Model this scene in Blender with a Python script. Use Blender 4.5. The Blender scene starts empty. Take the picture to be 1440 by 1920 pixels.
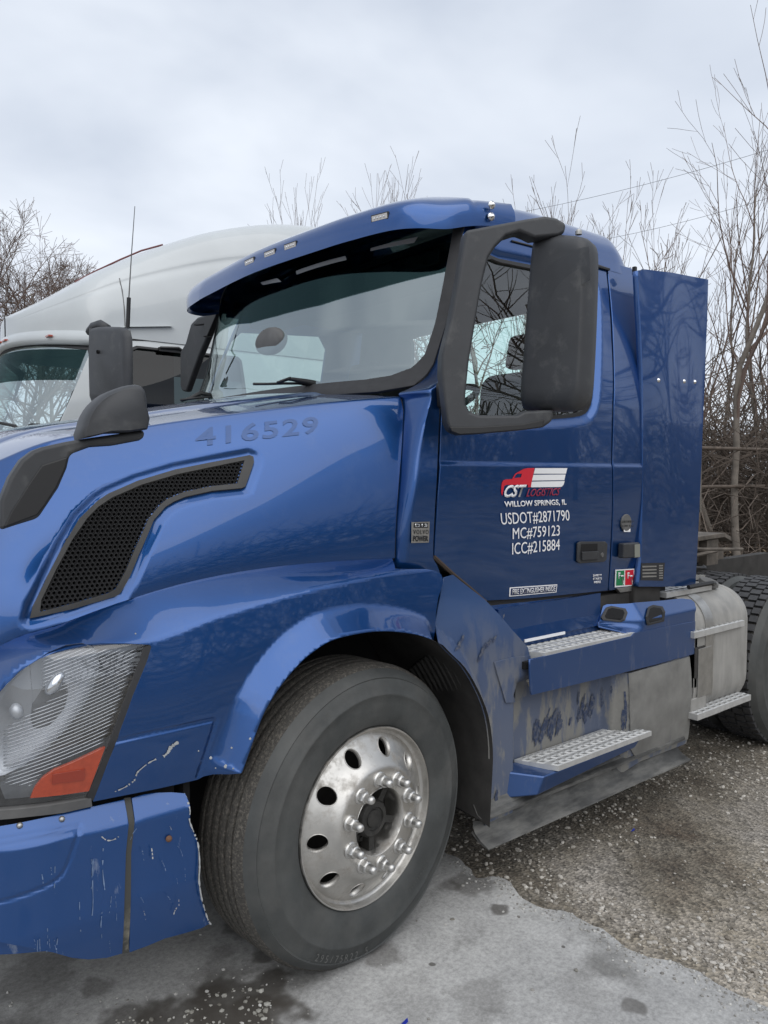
import bpy, bmesh, math, random
import numpy as np
from mathutils import Vector, Matrix
from mathutils.geometry import delaunay_2d_cdt
random.seed(7); RNG = np.random.default_rng(7)
C = bpy.context.scene.collection
S = bpy.context.scene
# ------------------------------------------------------------------ camera, sky, sun, exposure
YAW = math.radians(51); PIT = math.radians(2.8); FPX = 1442.0
CAM = np.array([-1.541, -2.003, 1.635])
FH = np.array([math.cos(YAW), math.sin(YAW), 0]); RT = np.array([math.sin(YAW), -math.cos(YAW), 0])
FW = FH * math.cos(PIT) + np.array([0, 0, -math.sin(PIT)]); UP = np.cross(RT, FW)
cd = bpy.data.cameras.new('camera'); cam = bpy.data.objects.new('camera', cd); C.objects.link(cam)
cd.sensor_fit = 'VERTICAL'; cd.sensor_height = 36; cd.lens = 36 * FPX / 1920; cd.clip_start = 0.05; cd.clip_end = 2000
cam.matrix_world = Matrix(((RT[0], UP[0], -FW[0], CAM[0]), (RT[1], UP[1], -FW[1], CAM[1]), (RT[2], UP[2], -FW[2], CAM[2]), (0, 0, 0, 1)))
S.camera = cam
W = bpy.data.worlds.new('World'); S.world = W; W.use_nodes = True
nt = W.node_tree; nt.nodes.clear()
def N(t, **k):
    n = nt.nodes.new(t)
    for a, b in k.items(): setattr(n, a, b)
    return n
SUN_EL, SUN_AZ = math.radians(52), math.radians(215)
out = N('ShaderNodeOutputWorld'); bg = N('ShaderNodeBackground'); bg.inputs['Strength'].default_value = 0.15
sky = N('ShaderNodeTexSky', sky_type='NISHITA', sun_disc=False, sun_elevation=SUN_EL, sun_rotation=SUN_AZ)
tc = N('ShaderNodeTexCoord'); mp = N('ShaderNodeMapping'); mp.inputs['Scale'].default_value = (1, 1, 2.6); mp.inputs['Location'].default_value = (3.1, .4, .2)
n1 = N('ShaderNodeTexNoise'); n1.inputs['Scale'].default_value = 1.5; n1.inputs['Detail'].default_value = 5; n1.inputs['Roughness'].default_value = .5; n1.inputs['Distortion'].default_value = .35
cr_ = N('ShaderNodeValToRGB'); e = cr_.color_ramp.elements
e[0].position = .36; e[0].color = (3.45, 3.8, 4.4, 1); e[1].position = .64; e[1].color = (5.25, 5.55, 6.0, 1)
mix = N('ShaderNodeMix', data_type='RGBA'); mix.inputs['Factor'].default_value = .95
nt.links.new(tc.outputs['Generated'], mp.inputs['Vector']); nt.links.new(mp.outputs[0], n1.inputs['Vector'])
nt.links.new(n1.outputs['Fac'], cr_.inputs[0]); nt.links.new(sky.outputs[0], mix.inputs['A']); nt.links.new(cr_.outputs[0], mix.inputs['B'])
nt.links.new(mix.outputs['Result'], bg.inputs['Color']); nt.links.new(bg.outputs[0], out.inputs[0])
sd = bpy.data.lights.new('sun', 'SUN'); sd.energy = 1.5; sd.angle = math.radians(80); sd.color = (1, .97, .93)
so = bpy.data.objects.new('sun', sd); C.objects.link(so)
# light comes from behind the camera's left shoulder, high
sdir = Vector((-math.cos(SUN_EL) * .35, -math.cos(SUN_EL) * .93, math.sin(SUN_EL)))
so.rotation_euler = sdir.to_track_quat('Z', 'Y').to_euler(); so.location = (0, 0, 30)
S.view_settings.view_transform = 'Standard'; S.view_settings.look = 'None'; S.view_settings.gamma = 1; S.view_settings.exposure = 0.28
S.cycles.max_bounces = 10; S.cycles.transparent_max_bounces = 16

# ------------------------------------------------------------------ measuring helpers (pixel of the photo + real depth -> point)
def ray(px, py): return FW + (px - 720) / FPX * RT - (py - 960) / FPX * UP
def atY(px, py, Y):
    d = ray(px, py); return CAM + (Y - CAM[1]) / d[1] * d
def atX(px, py, X):
    d = ray(px, py); return CAM + (X - CAM[0]) / d[0] * d
def atZ(px, py, Z):
    d = ray(px, py); return CAM + (Z - CAM[2]) / d[2] * d
def atP(px, py, p0, n):
    d = ray(px, py); n = np.array(n, float); return CAM + d * (((np.array(p0) - CAM) @ n) / (d @ n))
def hit(px, py, f, y0=.1):
    Y = y0
    for i in range(40):
        p = atY(px, py, Y); Y += .45 * max(-.1, min(.1, f(p[0], p[2]) - Y))
    p = atY(px, py, Y); return (p[0], p[2])
def hits(pts, f, y0=.1): return [hit(a, b, f, y0) for a, b in pts]
def catmull(pts, n=6, closed=False):
    P = [np.array(p, float) for p in pts]; m = len(P); out = []
    for i in range(m if closed else m - 1):
        if closed: a, b, c, d = P[i - 1], P[i], P[(i + 1) % m], P[(i + 2) % m]
        else: a, b, c, d = P[max(i - 1, 0)], P[i], P[i + 1], P[min(i + 2, m - 1)]
        for k in range(n):
            t = k / n; out.append(.5 * ((2 * b) + (c - a) * t + (2 * a - 5 * b + 4 * c - d) * t * t + (3 * b - a - 3 * c + d) * t ** 3))
    if not closed: out.append(P[-1])
    return [tuple(p) for p in out]
def tab(xs, ys):
    xs = np.array(xs, float); ys = np.array(ys, float); m = np.gradient(ys, xs)
    def f(x):
        if x <= xs[0]: return ys[0] + m[0] * (x - xs[0])
        if x >= xs[-1]: return ys[-1] + m[-1] * (x - xs[-1])
        i = int(np.searchsorted(xs, x) - 1); i = max(0, min(i, len(xs) - 2)); h = xs[i + 1] - xs[i]; t = (x - xs[i]) / h
        return (2*t**3-3*t*t+1)*ys[i] + (t**3-2*t*t+t)*h*m[i] + (-2*t**3+3*t*t)*ys[i+1] + (t**3-t*t)*h*m[i+1]
    return f
def sm(t): t = max(0., min(1., t)); return t * t * (3 - 2 * t)
def pdist(poly, closed=False):
    A = np.array(poly, float); B = np.roll(A, -1, 0)
    if not closed: A, B = A[:-1], B[:-1]
    D = B - A; L = (D ** 2).sum(1) + 1e-12
    def f(x, z):
        p = np.array([x, z]); t = np.clip(((p - A) * D).sum(1) / L, 0, 1); q = A + D * t[:, None] - p
        return math.sqrt((q ** 2).sum(1).min())
    return f
def inside(p, poly):
    x, y = p[0], p[1]; c = False; j = len(poly) - 1
    for i in range(len(poly)):
        xi, yi = poly[i][0], poly[i][1]; xj, yj = poly[j][0], poly[j][1]
        if (yi > y) != (yj > y) and x < (xj - xi) * (y - yi) / (yj - yi) + xi: c = not c
        j = i
    return c
def dens(poly, h, closed=True):
    out = []; m = len(poly)
    for i in range(m if closed else m - 1):
        a = np.array(poly[i], float); b = np.array(poly[(i + 1) % m], float); k = max(1, int(math.ceil(np.linalg.norm(b - a) / h)))
        for j in range(k): out.append(tuple(a + (b - a) * j / k))
    if not closed: out.append(tuple(poly[-1]))
    # drop near-duplicates
    r = []
    for p in out:
        if not r or np.linalg.norm(np.array(p) - np.array(r[-1])) > h * .08: r.append(p)
    return r
# ------------------------------------------------------------------ object helpers
def tag(o, label=None, cat=None, group=None, kind=None):
    if label: o['label'] = label
    if cat: o['category'] = cat
    if group: o['group'] = group
    if kind: o['kind'] = kind
    return o
def empty(name, loc, parent=None, **k):
    o = bpy.data.objects.new(name, None); C.objects.link(o); o.location = loc; o.empty_display_size = .2
    if parent: adopt(o, parent)
    return tag(o, **k)
def mw(o):
    m = Matrix.Translation(o.location) @ o.rotation_euler.to_matrix().to_4x4() @ Matrix.Diagonal((*o.scale, 1))
    return mw(o.parent) @ o.matrix_parent_inverse @ m if o.parent else m
def adopt(o, parent):
    o.parent = parent; o.matrix_parent_inverse = mw(parent).inverted()
def link(name, me, mat, parent=None, **k):
    o = bpy.data.objects.new(name, me); C.objects.link(o)
    for m in (mat if isinstance(mat, (list, tuple)) else [mat]): me.materials.append(m)
    if parent: adopt(o, parent)
    return tag(o, **k)
def meshobj(name, vs, fs, mat, parent=None, smooth=False, bevel=0, seg=2, angle=None, **k):
    me = bpy.data.meshes.new(name); me.from_pydata([tuple(map(float, v)) for v in vs], [], fs); me.update()
    bm = bmesh.new(); bm.from_mesh(me); bmesh.ops.recalc_face_normals(bm, faces=bm.faces); bm.to_mesh(me); bm.free()
    if smooth or bevel: me.polygons.foreach_set('use_smooth', [True] * len(me.polygons))
    if angle is not None: me.set_sharp_from_angle(angle=math.radians(angle))
    elif bevel: me.set_sharp_from_angle(angle=math.radians(40))
    o = link(name, me, mat, parent, **k)
    if bevel:
        b = o.modifiers.new('bevel', 'BEVEL'); b.width = bevel; b.segments = seg; b.limit_method = 'ANGLE'; b.angle_limit = math.radians(35); b.harden_normals = True
    return o
class MB:
    def __init__(s): s.v = []; s.f = []
    def add(s, vs, fs):
        b = len(s.v); s.v += [tuple(map(float, v)) for v in vs]; s.f += [tuple(i + b for i in f) for f in fs]; return s
    def box(s, x0, x1, y0, y1, z0, z1, M=None):
        vs = [(x, y, z) for x in (x0, x1) for y in (y0, y1) for z in (z0, z1)]
        if M is not None: vs = [tuple(M @ Vector(v)) for v in vs]
        return s.add(vs, [(0,1,3,2),(4,6,7,5),(0,4,5,1),(2,3,7,6),(0,2,6,4),(1,5,7,3)])
    def tube(s, pts, r, n=8, cap=True):
        pts = [np.array(p, float) for p in pts]; m = len(pts); rs = r if hasattr(r, '__len__') else [r] * m
        t0 = pts[1] - pts[0]; ref = np.array([0, 0, 1.]) if abs(t0[2]) < .9 * np.linalg.norm(t0) else np.array([1., 0, 0])
        vs = []; a = None
        for i in range(m):
            t = pts[min(i + 1, m - 1)] - pts[max(i - 1, 0)]; t = t / (np.linalg.norm(t) + 1e-12)
            a = (np.cross(ref, t) if a is None else a - t * (a @ t)); a = a / (np.linalg.norm(a) + 1e-12); b = np.cross(t, a)
            for k in range(n):
                w = 2 * math.pi * k / n; vs.append(pts[i] + rs[i] * (math.cos(w) * a + math.sin(w) * b))
        fs = [(i*n+k, i*n+(k+1)%n, (i+1)*n+(k+1)%n, (i+1)*n+k) for i in range(m-1) for k in range(n)]
        if cap: fs += [tuple(range(n))[::-1], tuple((m-1)*n+k for k in range(n))]
        return s.add(vs, fs)
    def lathe(s, prof, o, ax, n=32, closed=False):
        # prof: (radius, distance along ax)
        ax = np.array(ax, float); ax /= np.linalg.norm(ax); ref = np.array([0, 0, 1.]) if abs(ax[2]) < .9 else np.array([1., 0, 0])
        a = np.cross(ref, ax); a /= np.linalg.norm(a); b = np.cross(ax, a); o = np.array(o, float); m = len(prof)
        vs = [o + ax * d + r * (math.cos(2*math.pi*k/n) * a + math.sin(2*math.pi*k/n) * b) for r, d in prof for k in range(n)]
        fs = [(i*n+k, i*n+(k+1)%n, ((i+1)%m)*n+(k+1)%n, ((i+1)%m)*n+k) for i in range(m if closed else m-1) for k in range(n)]
        return s.add(vs, fs)
    def build(s, name, mat, parent=None, **k): return meshobj(name, s.v, s.f, mat, parent, **k)
def skin(name, outline, F, mat, parent=None, holes=(), h=.03, thick=.006, sign=1, extra=(), back=True, fine=(), **k):
    """A panel: the outline (and holes) in surface coordinates, mapped through F to a curved sheet with real thickness."""
    ol = dens(outline, h); hs = [dens(q, h) for q in holes]
    pts = list(ol); edges = [(i, (i + 1) % len(ol)) for i in range(len(ol))]
    for q in hs:
        b = len(pts); pts += q; edges += [(b + i, b + (i + 1) % len(q)) for i in range(len(q))]
    A = np.array(ol); x0, y0 = A.min(0); x1, y1 = A.max(0)
    bd = np.array(pts)
    for e_ in extra:
        e2 = [p for p in dens(e_, h, False) if inside(p, ol) and not any(inside(p, q) for q in hs) and ((bd - np.array(p)) ** 2).sum(1).min() > (h * .3) ** 2]
        b = len(pts); pts += e2
    bd = np.array(pts); row = 0; y = y0 + h * .5; ins = []
    while y < y1:
        x = x0 + (h * .5 if row % 2 else h)
        while x < x1:
            if ((bd[:, 0] - x) ** 2 + (bd[:, 1] - y) ** 2).min() > (h * .5) ** 2 and inside((x, y), ol) and not any(inside((x, y), q) for q in hs): ins.append((x, y))
            x += h
        y += h * .87; row += 1
    if fine:
        allp = list(pts) + ins; keep = []
        for df, wd, h2 in fine:
            ap = np.array(allp); y = y0; row = 0
            while y < y1:
                x = x0 + (h2 * .5 if row % 2 else 0)
                while x < x1:
                    if df(x, y) < wd and ((bd[:, 0] - x) ** 2 + (bd[:, 1] - y) ** 2).min() > (h2 * .45) ** 2 and inside((x, y), ol) and not any(inside((x, y), q) for q in hs): keep.append((x, y))
                    x += h2
                y += h2 * .87; row += 1
            ins = [q for q in ins if df(*q) >= wd + h2 * .3]
        ins += keep
    pts += ins
    r = delaunay_2d_cdt([Vector(p) for p in pts], edges, [list(range(len(ol)))], 1, 1e-6)
    V = [(v[0], v[1]) for v in r[0]]; T = [f for f in r[2] if not any(inside(np.mean([V[i] for i in f], 0), q) for q in hs)]
    P = np.array([F(*v) for v in V], float); d = .004
    Du = np.array([F(v[0] + d, v[1]) for v in V], float) - np.array([F(v[0] - d, v[1]) for v in V], float)
    Dv = np.array([F(v[0], v[1] + d) for v in V], float) - np.array([F(v[0], v[1] - d) for v in V], float)
    Nn = np.cross(Du, Dv) * sign; Nn /= (np.linalg.norm(Nn, axis=1)[:, None] + 1e-12)
    glassy = name in ('windshield', 'window_glass', 'far_window_glass', 'rear_window_glass', 'sun_strip', 'headlight')
    if glassy: back = False
    # boundary edges
    ec = {}
    TT = []
    for f in T:
        a, b_, c = (P[i] for i in f[:3]); nn = np.cross(b_ - a, c - a)
        if nn @ Nn[f[0]] < 0: f = f[::-1]
        TT.append(tuple(f))
        for i in range(3): ec[(f[i], f[(i + 1) % 3])] = 1
    be = [] if glassy else [e_ for e_ in ec if (e_[1], e_[0]) not in ec]
    n = len(P); vs = list(P); ns = list(Nn); fs = list(TT)
    if back: vs += list(P - Nn * thick); ns += list(-Nn); fs += [tuple(i + n for i in f[::-1]) for f in TT]
    rim = {}
    for a, b_ in be:
        t = P[b_] - P[a]; o_ = np.cross(t, Nn[a]); o_ /= (np.linalg.norm(o_) + 1e-12)
        for q in (a, b_): rim[q] = rim.get(q, 0) + o_
    idx = {}
    for q, o_ in rim.items():
        o_ = o_ / (np.linalg.norm(o_) + 1e-12); idx[q] = len(vs)
        vs += [P[q], P[q] - Nn[q] * thick]; ns += [(o_ + Nn[q] * .9), o_]
    for a, b_ in be: fs.append((idx[b_], idx[a], idx[a] + 1, idx[b_] + 1))
    me = bpy.data.meshes.new(name); me.from_pydata([tuple(v) for v in vs], [], fs); me.update()
    me.polygons.foreach_set('use_smooth', [True] * len(me.polygons))
    ns = [tuple(np.array(q) / (np.linalg.norm(q) + 1e-12)) for q in ns]
    me.normals_split_custom_set_from_vertices(ns)
    return link(name, me, mat, parent, **k)
def YF(f, off=0.): return lambda x, z: (x, f(x, z) + off, z)
def prism(name, poly, ext, mat, parent=None, bevel=.006, seg=2, **k):
    n = len(poly); P = [np.array(p, float) for p in poly]; e_ = np.array(ext, float)
    vs = P + [p + e_ for p in P]
    fs = [tuple(range(n))[::-1], tuple(range(n, 2 * n))] + [(i, (i + 1) % n, n + (i + 1) % n, n + i) for i in range(n)]
    return meshobj(name, vs, fs, mat, parent, bevel=bevel, seg=seg, **k)
def loft(name, rows, mat, parent=None, closed=False, caps=False, smooth=True, angle=None, **k):
    m = len(rows); n = len(rows[0]); vs = [p for r in rows for p in r]
    fs = [(i*n+j, i*n+(j+1)%n, (i+1)*n+(j+1)%n, (i+1)*n+j) for i in range(m-1) for j in range(n if closed else n-1)]
    if caps: fs += [tuple(range(n))[::-1], tuple((m-1)*n+j for j in range(n))]
    return meshobj(name, vs, fs, mat, parent, smooth=smooth, angle=angle, **k)
# ------------------------------------------------------------------ materials
def mat(name, col, rough=.5, metal=0., coat=0., var=0., vscale=3., bump=0., bscale=40., spec=.5, dirt=None, coatr=.04, coords='Object'):
    m = bpy.data.materials.new(name); m.use_nodes = True; t = m.node_tree; b = t.nodes['Principled BSDF']
    b.inputs['Base Color'].default_value = (*col, 1); b.inputs['Roughness'].default_value = rough; b.inputs['Metallic'].default_value = metal
    b.inputs['Coat Weight'].default_value = coat; b.inputs['Coat Roughness'].default_value = coatr; b.inputs['Specular IOR Level'].default_value = spec
    L = t.links.new; tcn = t.nodes.new('ShaderNodeTexCoord'); base = None
    def noise(sc, det=6, ro=.6, vec=None, scl=None):
        n = t.nodes.new('ShaderNodeTexNoise'); n.inputs['Scale'].default_value = sc; n.inputs['Detail'].default_value = det; n.inputs['Roughness'].default_value = ro
        if scl:
            mpn = t.nodes.new('ShaderNodeMapping'); mpn.inputs['Scale'].default_value = scl; L(tcn.outputs[coords], mpn.inputs[0]); L(mpn.outputs[0], n.inputs['Vector'])
        else: L(tcn.outputs[coords], n.inputs['Vector'])
        return n.outputs['Fac']
    def mul(c1, c2, fac):
        mx = t.nodes.new('ShaderNodeMix'); mx.data_type = 'RGBA'
        for s_, v in (('A', c1), ('B', c2)):
            if isinstance(v, tuple): mx.inputs[s_].default_value = (*v, 1)
            else: L(v, mx.inputs[s_])
        L(fac, mx.inputs['Factor']); return mx.outputs['Result']
    def ramp(fac, lo, hi):
        r = t.nodes.new('ShaderNodeMapRange'); r.inputs[1].default_value = lo; r.inputs[2].default_value = hi; L(fac, r.inputs[0]); return r.outputs[0]
    cur = col
    if var:
        cur = mul(tuple(c * (1 - var) for c in col), tuple(min(1, c * (1 + var)) for c in col), ramp(noise(vscale), .3, .7)); L(cur, b.inputs['Base Color'])
    if dirt:
        # dirt: dict(col, lo, hi, scale, zlo, zhi, streak)
        f = ramp(noise(dirt.get('scale', 6), 8, .65, scl=dirt.get('scl')), dirt.get('lo', .4), dirt.get('hi', .6))
        if 'zlo' in dirt:
            sx = t.nodes.new('ShaderNodeSeparateXYZ'); L(tcn.outputs[coords], sx.inputs[0])
            zr = ramp(sx.outputs[2], dirt['zhi'], dirt['zlo'])
            ma = t.nodes.new('ShaderNodeMath'); ma.operation = 'MULTIPLY'; L(f, ma.inputs[0]); L(zr, ma.inputs[1]); f = ma.outputs[0]
            if dirt.get('floor'):
                mb = t.nodes.new('ShaderNodeMath'); mb.operation = 'MULTIPLY'; L(zr, mb.inputs[0]); mb.inputs[1].default_value = dirt['floor']
                mc = t.nodes.new('ShaderNodeMath'); mc.operation = 'MAXIMUM'; L(f, mc.inputs[0]); L(mb.outputs[0], mc.inputs[1]); f = mc.outputs[0]
        if 'amt' in dirt:
            ma = t.nodes.new('ShaderNodeMath'); ma.operation = 'MULTIPLY'; L(f, ma.inputs[0]); ma.inputs[1].default_value = dirt['amt']; f = ma.outputs[0]
        L(mul(cur, dirt['col'], f), b.inputs['Base Color'])
        mr = t.nodes.new('ShaderNodeMapRange'); L(f, mr.inputs[0]); mr.inputs[3].default_value = rough; mr.inputs[4].default_value = dirt.get('rough', .85); L(mr.outputs[0], b.inputs['Roughness'])
        if coat:
            mr2 = t.nodes.new('ShaderNodeMapRange'); L(f, mr2.inputs[0]); mr2.inputs[3].default_value = coat; mr2.inputs[4].default_value = 0; L(mr2.outputs[0], b.inputs['Coat Weight'])
        if metal:
            mr3 = t.nodes.new('ShaderNodeMapRange'); L(f, mr3.inputs[0]); mr3.inputs[3].default_value = metal; mr3.inputs[4].default_value = 0; L(mr3.outputs[0], b.inputs['Metallic'])
    if bump:
        bn = t.nodes.new('ShaderNodeBump'); bn.inputs['Strength'].default_value = bump; bn.inputs['Distance'].default_value = .01; L(noise(bscale, 4), bn.inputs['Height']); L(bn.outputs[0], b.inputs['Normal'])
    return m
BLUE = (.007, .062, .225)
DUST = (.195, .190, .175)
paint = mat('blue_paint', BLUE, rough=.32, metal=.78, coat=1., coatr=.035, dirt=dict(col=(.16, .2, .28), lo=.55, hi=.8, scale=9, amt=.10, rough=.6))
paint_low = mat('blue_paint_dusty', BLUE, rough=.36, metal=.7, coat=.8, coatr=.12, dirt=dict(col=DUST, lo=.52, hi=.85, scale=6, scl=(2.2, 2.2, .6), zlo=.8, zhi=1.12, floor=.10))
paint_bump = mat('blue_paint_scuffed', BLUE, rough=.38, metal=.6, coat=.9, coatr=.1, dirt=dict(col=(.36, .40, .45), lo=.64, hi=.74, scale=17, scl=(1.3, 1.3, .5), amt=.5))
skirt_m = mat('blue_paint_under_road_dust', (.010, .045, .14), rough=.5, coat=.3, dirt=dict(col=DUST, lo=.40, hi=.56, scale=5.5, scl=(2.2, 2.2, .6), floor=.42, zlo=.62, zhi=1.15))
barrel_m = mat('skirt_grey_dust', (.165, .162, .152), rough=.8, var=.25, vscale=7, dirt=dict(col=(.05, .06, .09), lo=.60, hi=.75, scale=5, scl=(2.5, 2.5, .5), amt=.7))
white_paint = mat('white_paint', (.47, .495, .50), rough=.4, coat=.6, var=.05, vscale=2)
plastic = mat('dark_grey_plastic', (.036, .038, .042), rough=.55, var=.15, vscale=8, bump=.05, bscale=300, dirt=dict(col=(.16, .16, .155), lo=.55, hi=.8, scale=12, amt=.45))
black = mat('black_rubber_trim', (.012, .012, .013), rough=.5)
void = mat('dark_recess', (.006, .006, .007), rough=.9)
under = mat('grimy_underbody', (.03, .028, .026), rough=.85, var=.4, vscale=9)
tyre_m = mat('tyre_rubber', (.046, .049, .048), rough=.62, var=.3, vscale=6, bump=.1, bscale=60, dirt=dict(col=(.13, .125, .115), lo=.45, hi=.8, scale=5, amt=.5))
tread_m = mat('tyre_tread_with_grit', (.055, .051, .045), rough=.9, bump=.8, bscale=160, dirt=dict(col=(.20, .18, .15), lo=.48, hi=.70, scale=110, amt=.7))
alu = mat('polished_aluminium', (.56, .545, .515), rough=.42, metal=1., var=.12, vscale=14, bump=.04, bscale=80, dirt=dict(col=(.15, .125, .095), lo=.50, hi=.70, scale=15, amt=.7, rough=.7))
alu_dull = mat('dull_aluminium', (.40, .395, .38), rough=.42, metal=.85, var=.15, vscale=20, bump=.05, bscale=90)
nut_m = mat('lug_nut_steel', (.55, .54, .52), rough=.36, metal=.9, var=.12, vscale=40)
tread_alu = mat('step_aluminium', (.50, .50, .49), rough=.5, metal=.5, var=.12, vscale=25)
chrome = mat('chrome', (.75, .75, .76), rough=.12, metal=1)
seal = mat('windshield_seal', (.024, .024, .026), rough=.6, var=.2, vscale=20)
grey_trim = mat('grey_trim', (.11, .108, .105), rough=.7, var=.2, vscale=15)
amber = mat('amber_lens', (.36, .05, .018), rough=.25, coat=.6, var=.15, vscale=60)
vinyl_w = mat('white_vinyl', (.82, .82, .83), rough=.5); vinyl_r = mat('red_vinyl', (.62, .012, .03), rough=.5)
vinyl_r2 = mat('dark_red_vinyl', (.30, .012, .05), rough=.5)
int_m = mat('interior_grey', (.07, .07, .07), rough=.9); int_d = mat('interior_dark', (.018, .018, .02), rough=.7)
def glassmat(name, tint, refl, rough=.0, rcol=(1, 1, 1)):
    m = bpy.data.materials.new(name); m.use_nodes = True; t = m.node_tree; t.nodes.clear()
    o = t.nodes.new('ShaderNodeOutputMaterial'); g = t.nodes.new('ShaderNodeBsdfGlossy'); g.inputs['Roughness'].default_value = rough; g.inputs['Color'].default_value = (*rcol, 1)
    tr = t.nodes.new('ShaderNodeBsdfTransparent'); tr.inputs[0].default_value = (*tint, 1); mx = t.nodes.new('ShaderNodeMixShader')
    ge = t.nodes.new('ShaderNodeNewGeometry'); dt = t.nodes.new('ShaderNodeVectorMath'); dt.operation = 'DOT_PRODUCT'; t.links.new(ge.outputs['Incoming'], dt.inputs[0]); t.links.new(ge.outputs['Normal'], dt.inputs[1])
    cur = dt.outputs['Value']
    for op, v in (('ABSOLUTE', None), ('SUBTRACT', 1.), ('POWER', 5.), ('MULTIPLY_ADD', 1 - refl)):
        m_ = t.nodes.new('ShaderNodeMath'); m_.operation = op
        if op == 'SUBTRACT': m_.inputs[0].default_value = 1.; t.links.new(cur, m_.inputs[1])
        else:
            t.links.new(cur, m_.inputs[0])
            if v is not None: m_.inputs[1].default_value = v
            if op == 'MULTIPLY_ADD': m_.inputs[2].default_value = refl
        cur = m_.outputs[0]
    t.links.new(cur, mx.inputs[0])
    t.links.new(tr.outputs[0], mx.inputs[1]); t.links.new(g.outputs[0], mx.inputs[2]); t.links.new(mx.outputs[0], o.inputs[0]); return m
ws_glass = glassmat('windshield_glass', (.84, .97, .94), .34, rcol=(.80, .89, .90))
side_glass = glassmat('side_window_glass', (.80, .95, .91), .12)
lens_glass = glassmat('headlight_lens', (.95, .96, .97), .10)
# ================================================================== BLUE TRUCK
YC = 1.33
truck = empty('semi_truck', (0, YC, 0), label='blue day cab semi truck with white company lettering on its door', cat='truck')
# ---- hood: section curves along the truck
sh_x = [-1.45, -.981, -.907, -.566, -.164, .122, .376, .6]
shY = tab(sh_x, [.64, .52, .50, .425, .345, .30, .26, .24]); shZ = tab(sh_x, [1.50, 1.677, 1.714, 1.791, 1.86, 1.903, 1.932, 1.95])
c1x = [-1.45, -1.146, -1.005, -.931, -.791, -.642, -.461, -.272, -.019, .282, .45]
c1Z = tab(c1x, [1.00, 1.125, 1.202, 1.218, 1.255, 1.290, 1.318, 1.332, 1.336, 1.328, 1.32])
c1Yb = tab([-1.45, -1., -.3, .3, .45], [.24, .20, .17, .145, .14])
def wrapf(x): t = max(0., -x - .93); return 1.3 * t * t
def c1Y(x): return c1Yb(x) + wrapf(x)
HS = .58   # nominal side height in surface coordinates
def side_curve(x, t):
    y1, z1, y2, z2 = c1Y(x), c1Z(x), shY(x) + wrapf(x), shZ(x); h = z2 - z1
    P = ((y1, z1), (y1 - .004, z1 + .42 * h), (y2 - .085, z2 - .16 * h), (y2, z2)); u = 1 - t
    return tuple(u**3 * P[0][i] + 3*u*u*t * P[1][i] + 3*u*t*t * P[2][i] + t**3 * P[3][i] for i in (0, 1))
TS = np.linspace(0, 1, 41)
def hoodY(x, z):
    c = side_curve(x, TS); return float(np.interp(z, c[1], c[0]))
def hood_w(x, z):   # surface coordinate from height
    c = side_curve(x, TS); return float(np.interp(z, c[1], TS)) * HS
def hood_top(x, Y):
    y2 = shY(x) + wrapf(x); s = min(1, max(0, (Y - y2) / (YC - y2))); r = .082 - .045 * max(0, min(1, (.4 - x) / 1.6))
    z = shZ(x) + r * (1 - (1 - s) ** 2.2)
    # raised centre panel of the hood
    return z + .010 * sm((Y - y2 - .30) / .05)
vent_out = [(57,1160),(62,1138),(90,1080),(120,1022),(150,972),(185,938),(205,925),(260,901),(330,880),(400,866),(470,853),(477,856),(478,866),(462,912),(455,915),(400,920),(350,931),(328,940),(312,950),(290,975),(262,1040),(245,1082),(228,1112),(218,1119),(140,1142)]
vent_in = [(78,1143),(84,1125),(110,1070),(140,1015),(168,975),(190,952),(215,936),(270,912),(335,893),(400,879),(462,866),(448,902),(400,907),(345,918),(312,932),(298,944),(275,972),(250,1028),(232,1070),(215,1102),(205,1108),(140,1127)]
vo = catmull(vent_out, 1, True); vo_ = catmull(vent_out, 4, True); vent_in = [(lambda q: (a + (q[0] - a) * .32, b + (q[1] - b) * .32))(min(vo_, key=lambda q: (q[0] - a) ** 2 + (q[1] - b) ** 2)) for a, b in vent_in]
V_out = hits(vent_out, hoodY, .3); V_in = hits(vent_in, hoodY, .3)
vd = pdist(V_out, True)
def F_hood(x, w):
    far = w > HS * 1. + 1.0
    if far: w = 2 * (HS + 1.0) - w
    if w <= HS:
        t = max(0, w) / HS; y, z = side_curve(x, t)
        if -1.15 < x < 0 and not far:
            d = vd(x, z)
            if not inside((x, z), V_out): y += .016 * (1 - sm(d / .030))
            else: y += .016
    else:
        s = (w - HS) / 1.0; y2 = shY(x) + wrapf(x); y = y2 + (YC - y2) * s; z = hood_top(x, y)
        k = .03; 
        if s < .03: z = z - .0 * k
    if far: y = 2 * YC - y
    return (x, y, z)
# hood rear edge in photo pixels, then over the top following the windshield base
rear = [(740,1046),(741,1000),(744,950),(748,900),(752,850),(755,800),(756,770),(753,750)]
rearXZ = hits(rear, hoodY, .2)
RW = [(x, hood_w(x, z)) for x, z in rearXZ]; RW[0] = (RW[0][0], 0.0); RW[-1] = (RW[-1][0], HS)
topx = lambda s: RW[-1][0] - .27 * (1 - (1 - s) ** 2)
topline = [(topx(s), HS + s) for s in np.linspace(.06, 1, 10)]
full = RW + topline; mir = [(x, 2 * (HS + 1.0) - w) for x, w in full[::-1][1:]]
front = [(-1.42, 2 * (HS + 1.0)), (-1.42, 0.)]
V_hole = [(x, hood_w(x, z)) for x, z in V_in]
V_ow = [(x, hood_w(x, z)) for x, z in V_out]; vw = pdist(V_ow, True)
hood = skin('hood', full + mir + front, F_hood, paint, truck, holes=[V_hole], h=.035, thick=.008, sign=1,
            extra=[[(x, w) for x in np.arange(-1.4, .4, .03)] for w in (.01, HS - .012, HS, HS + .015)],
            fine=[(lambda x, w: vw(x, w), .05, .011)])
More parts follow.
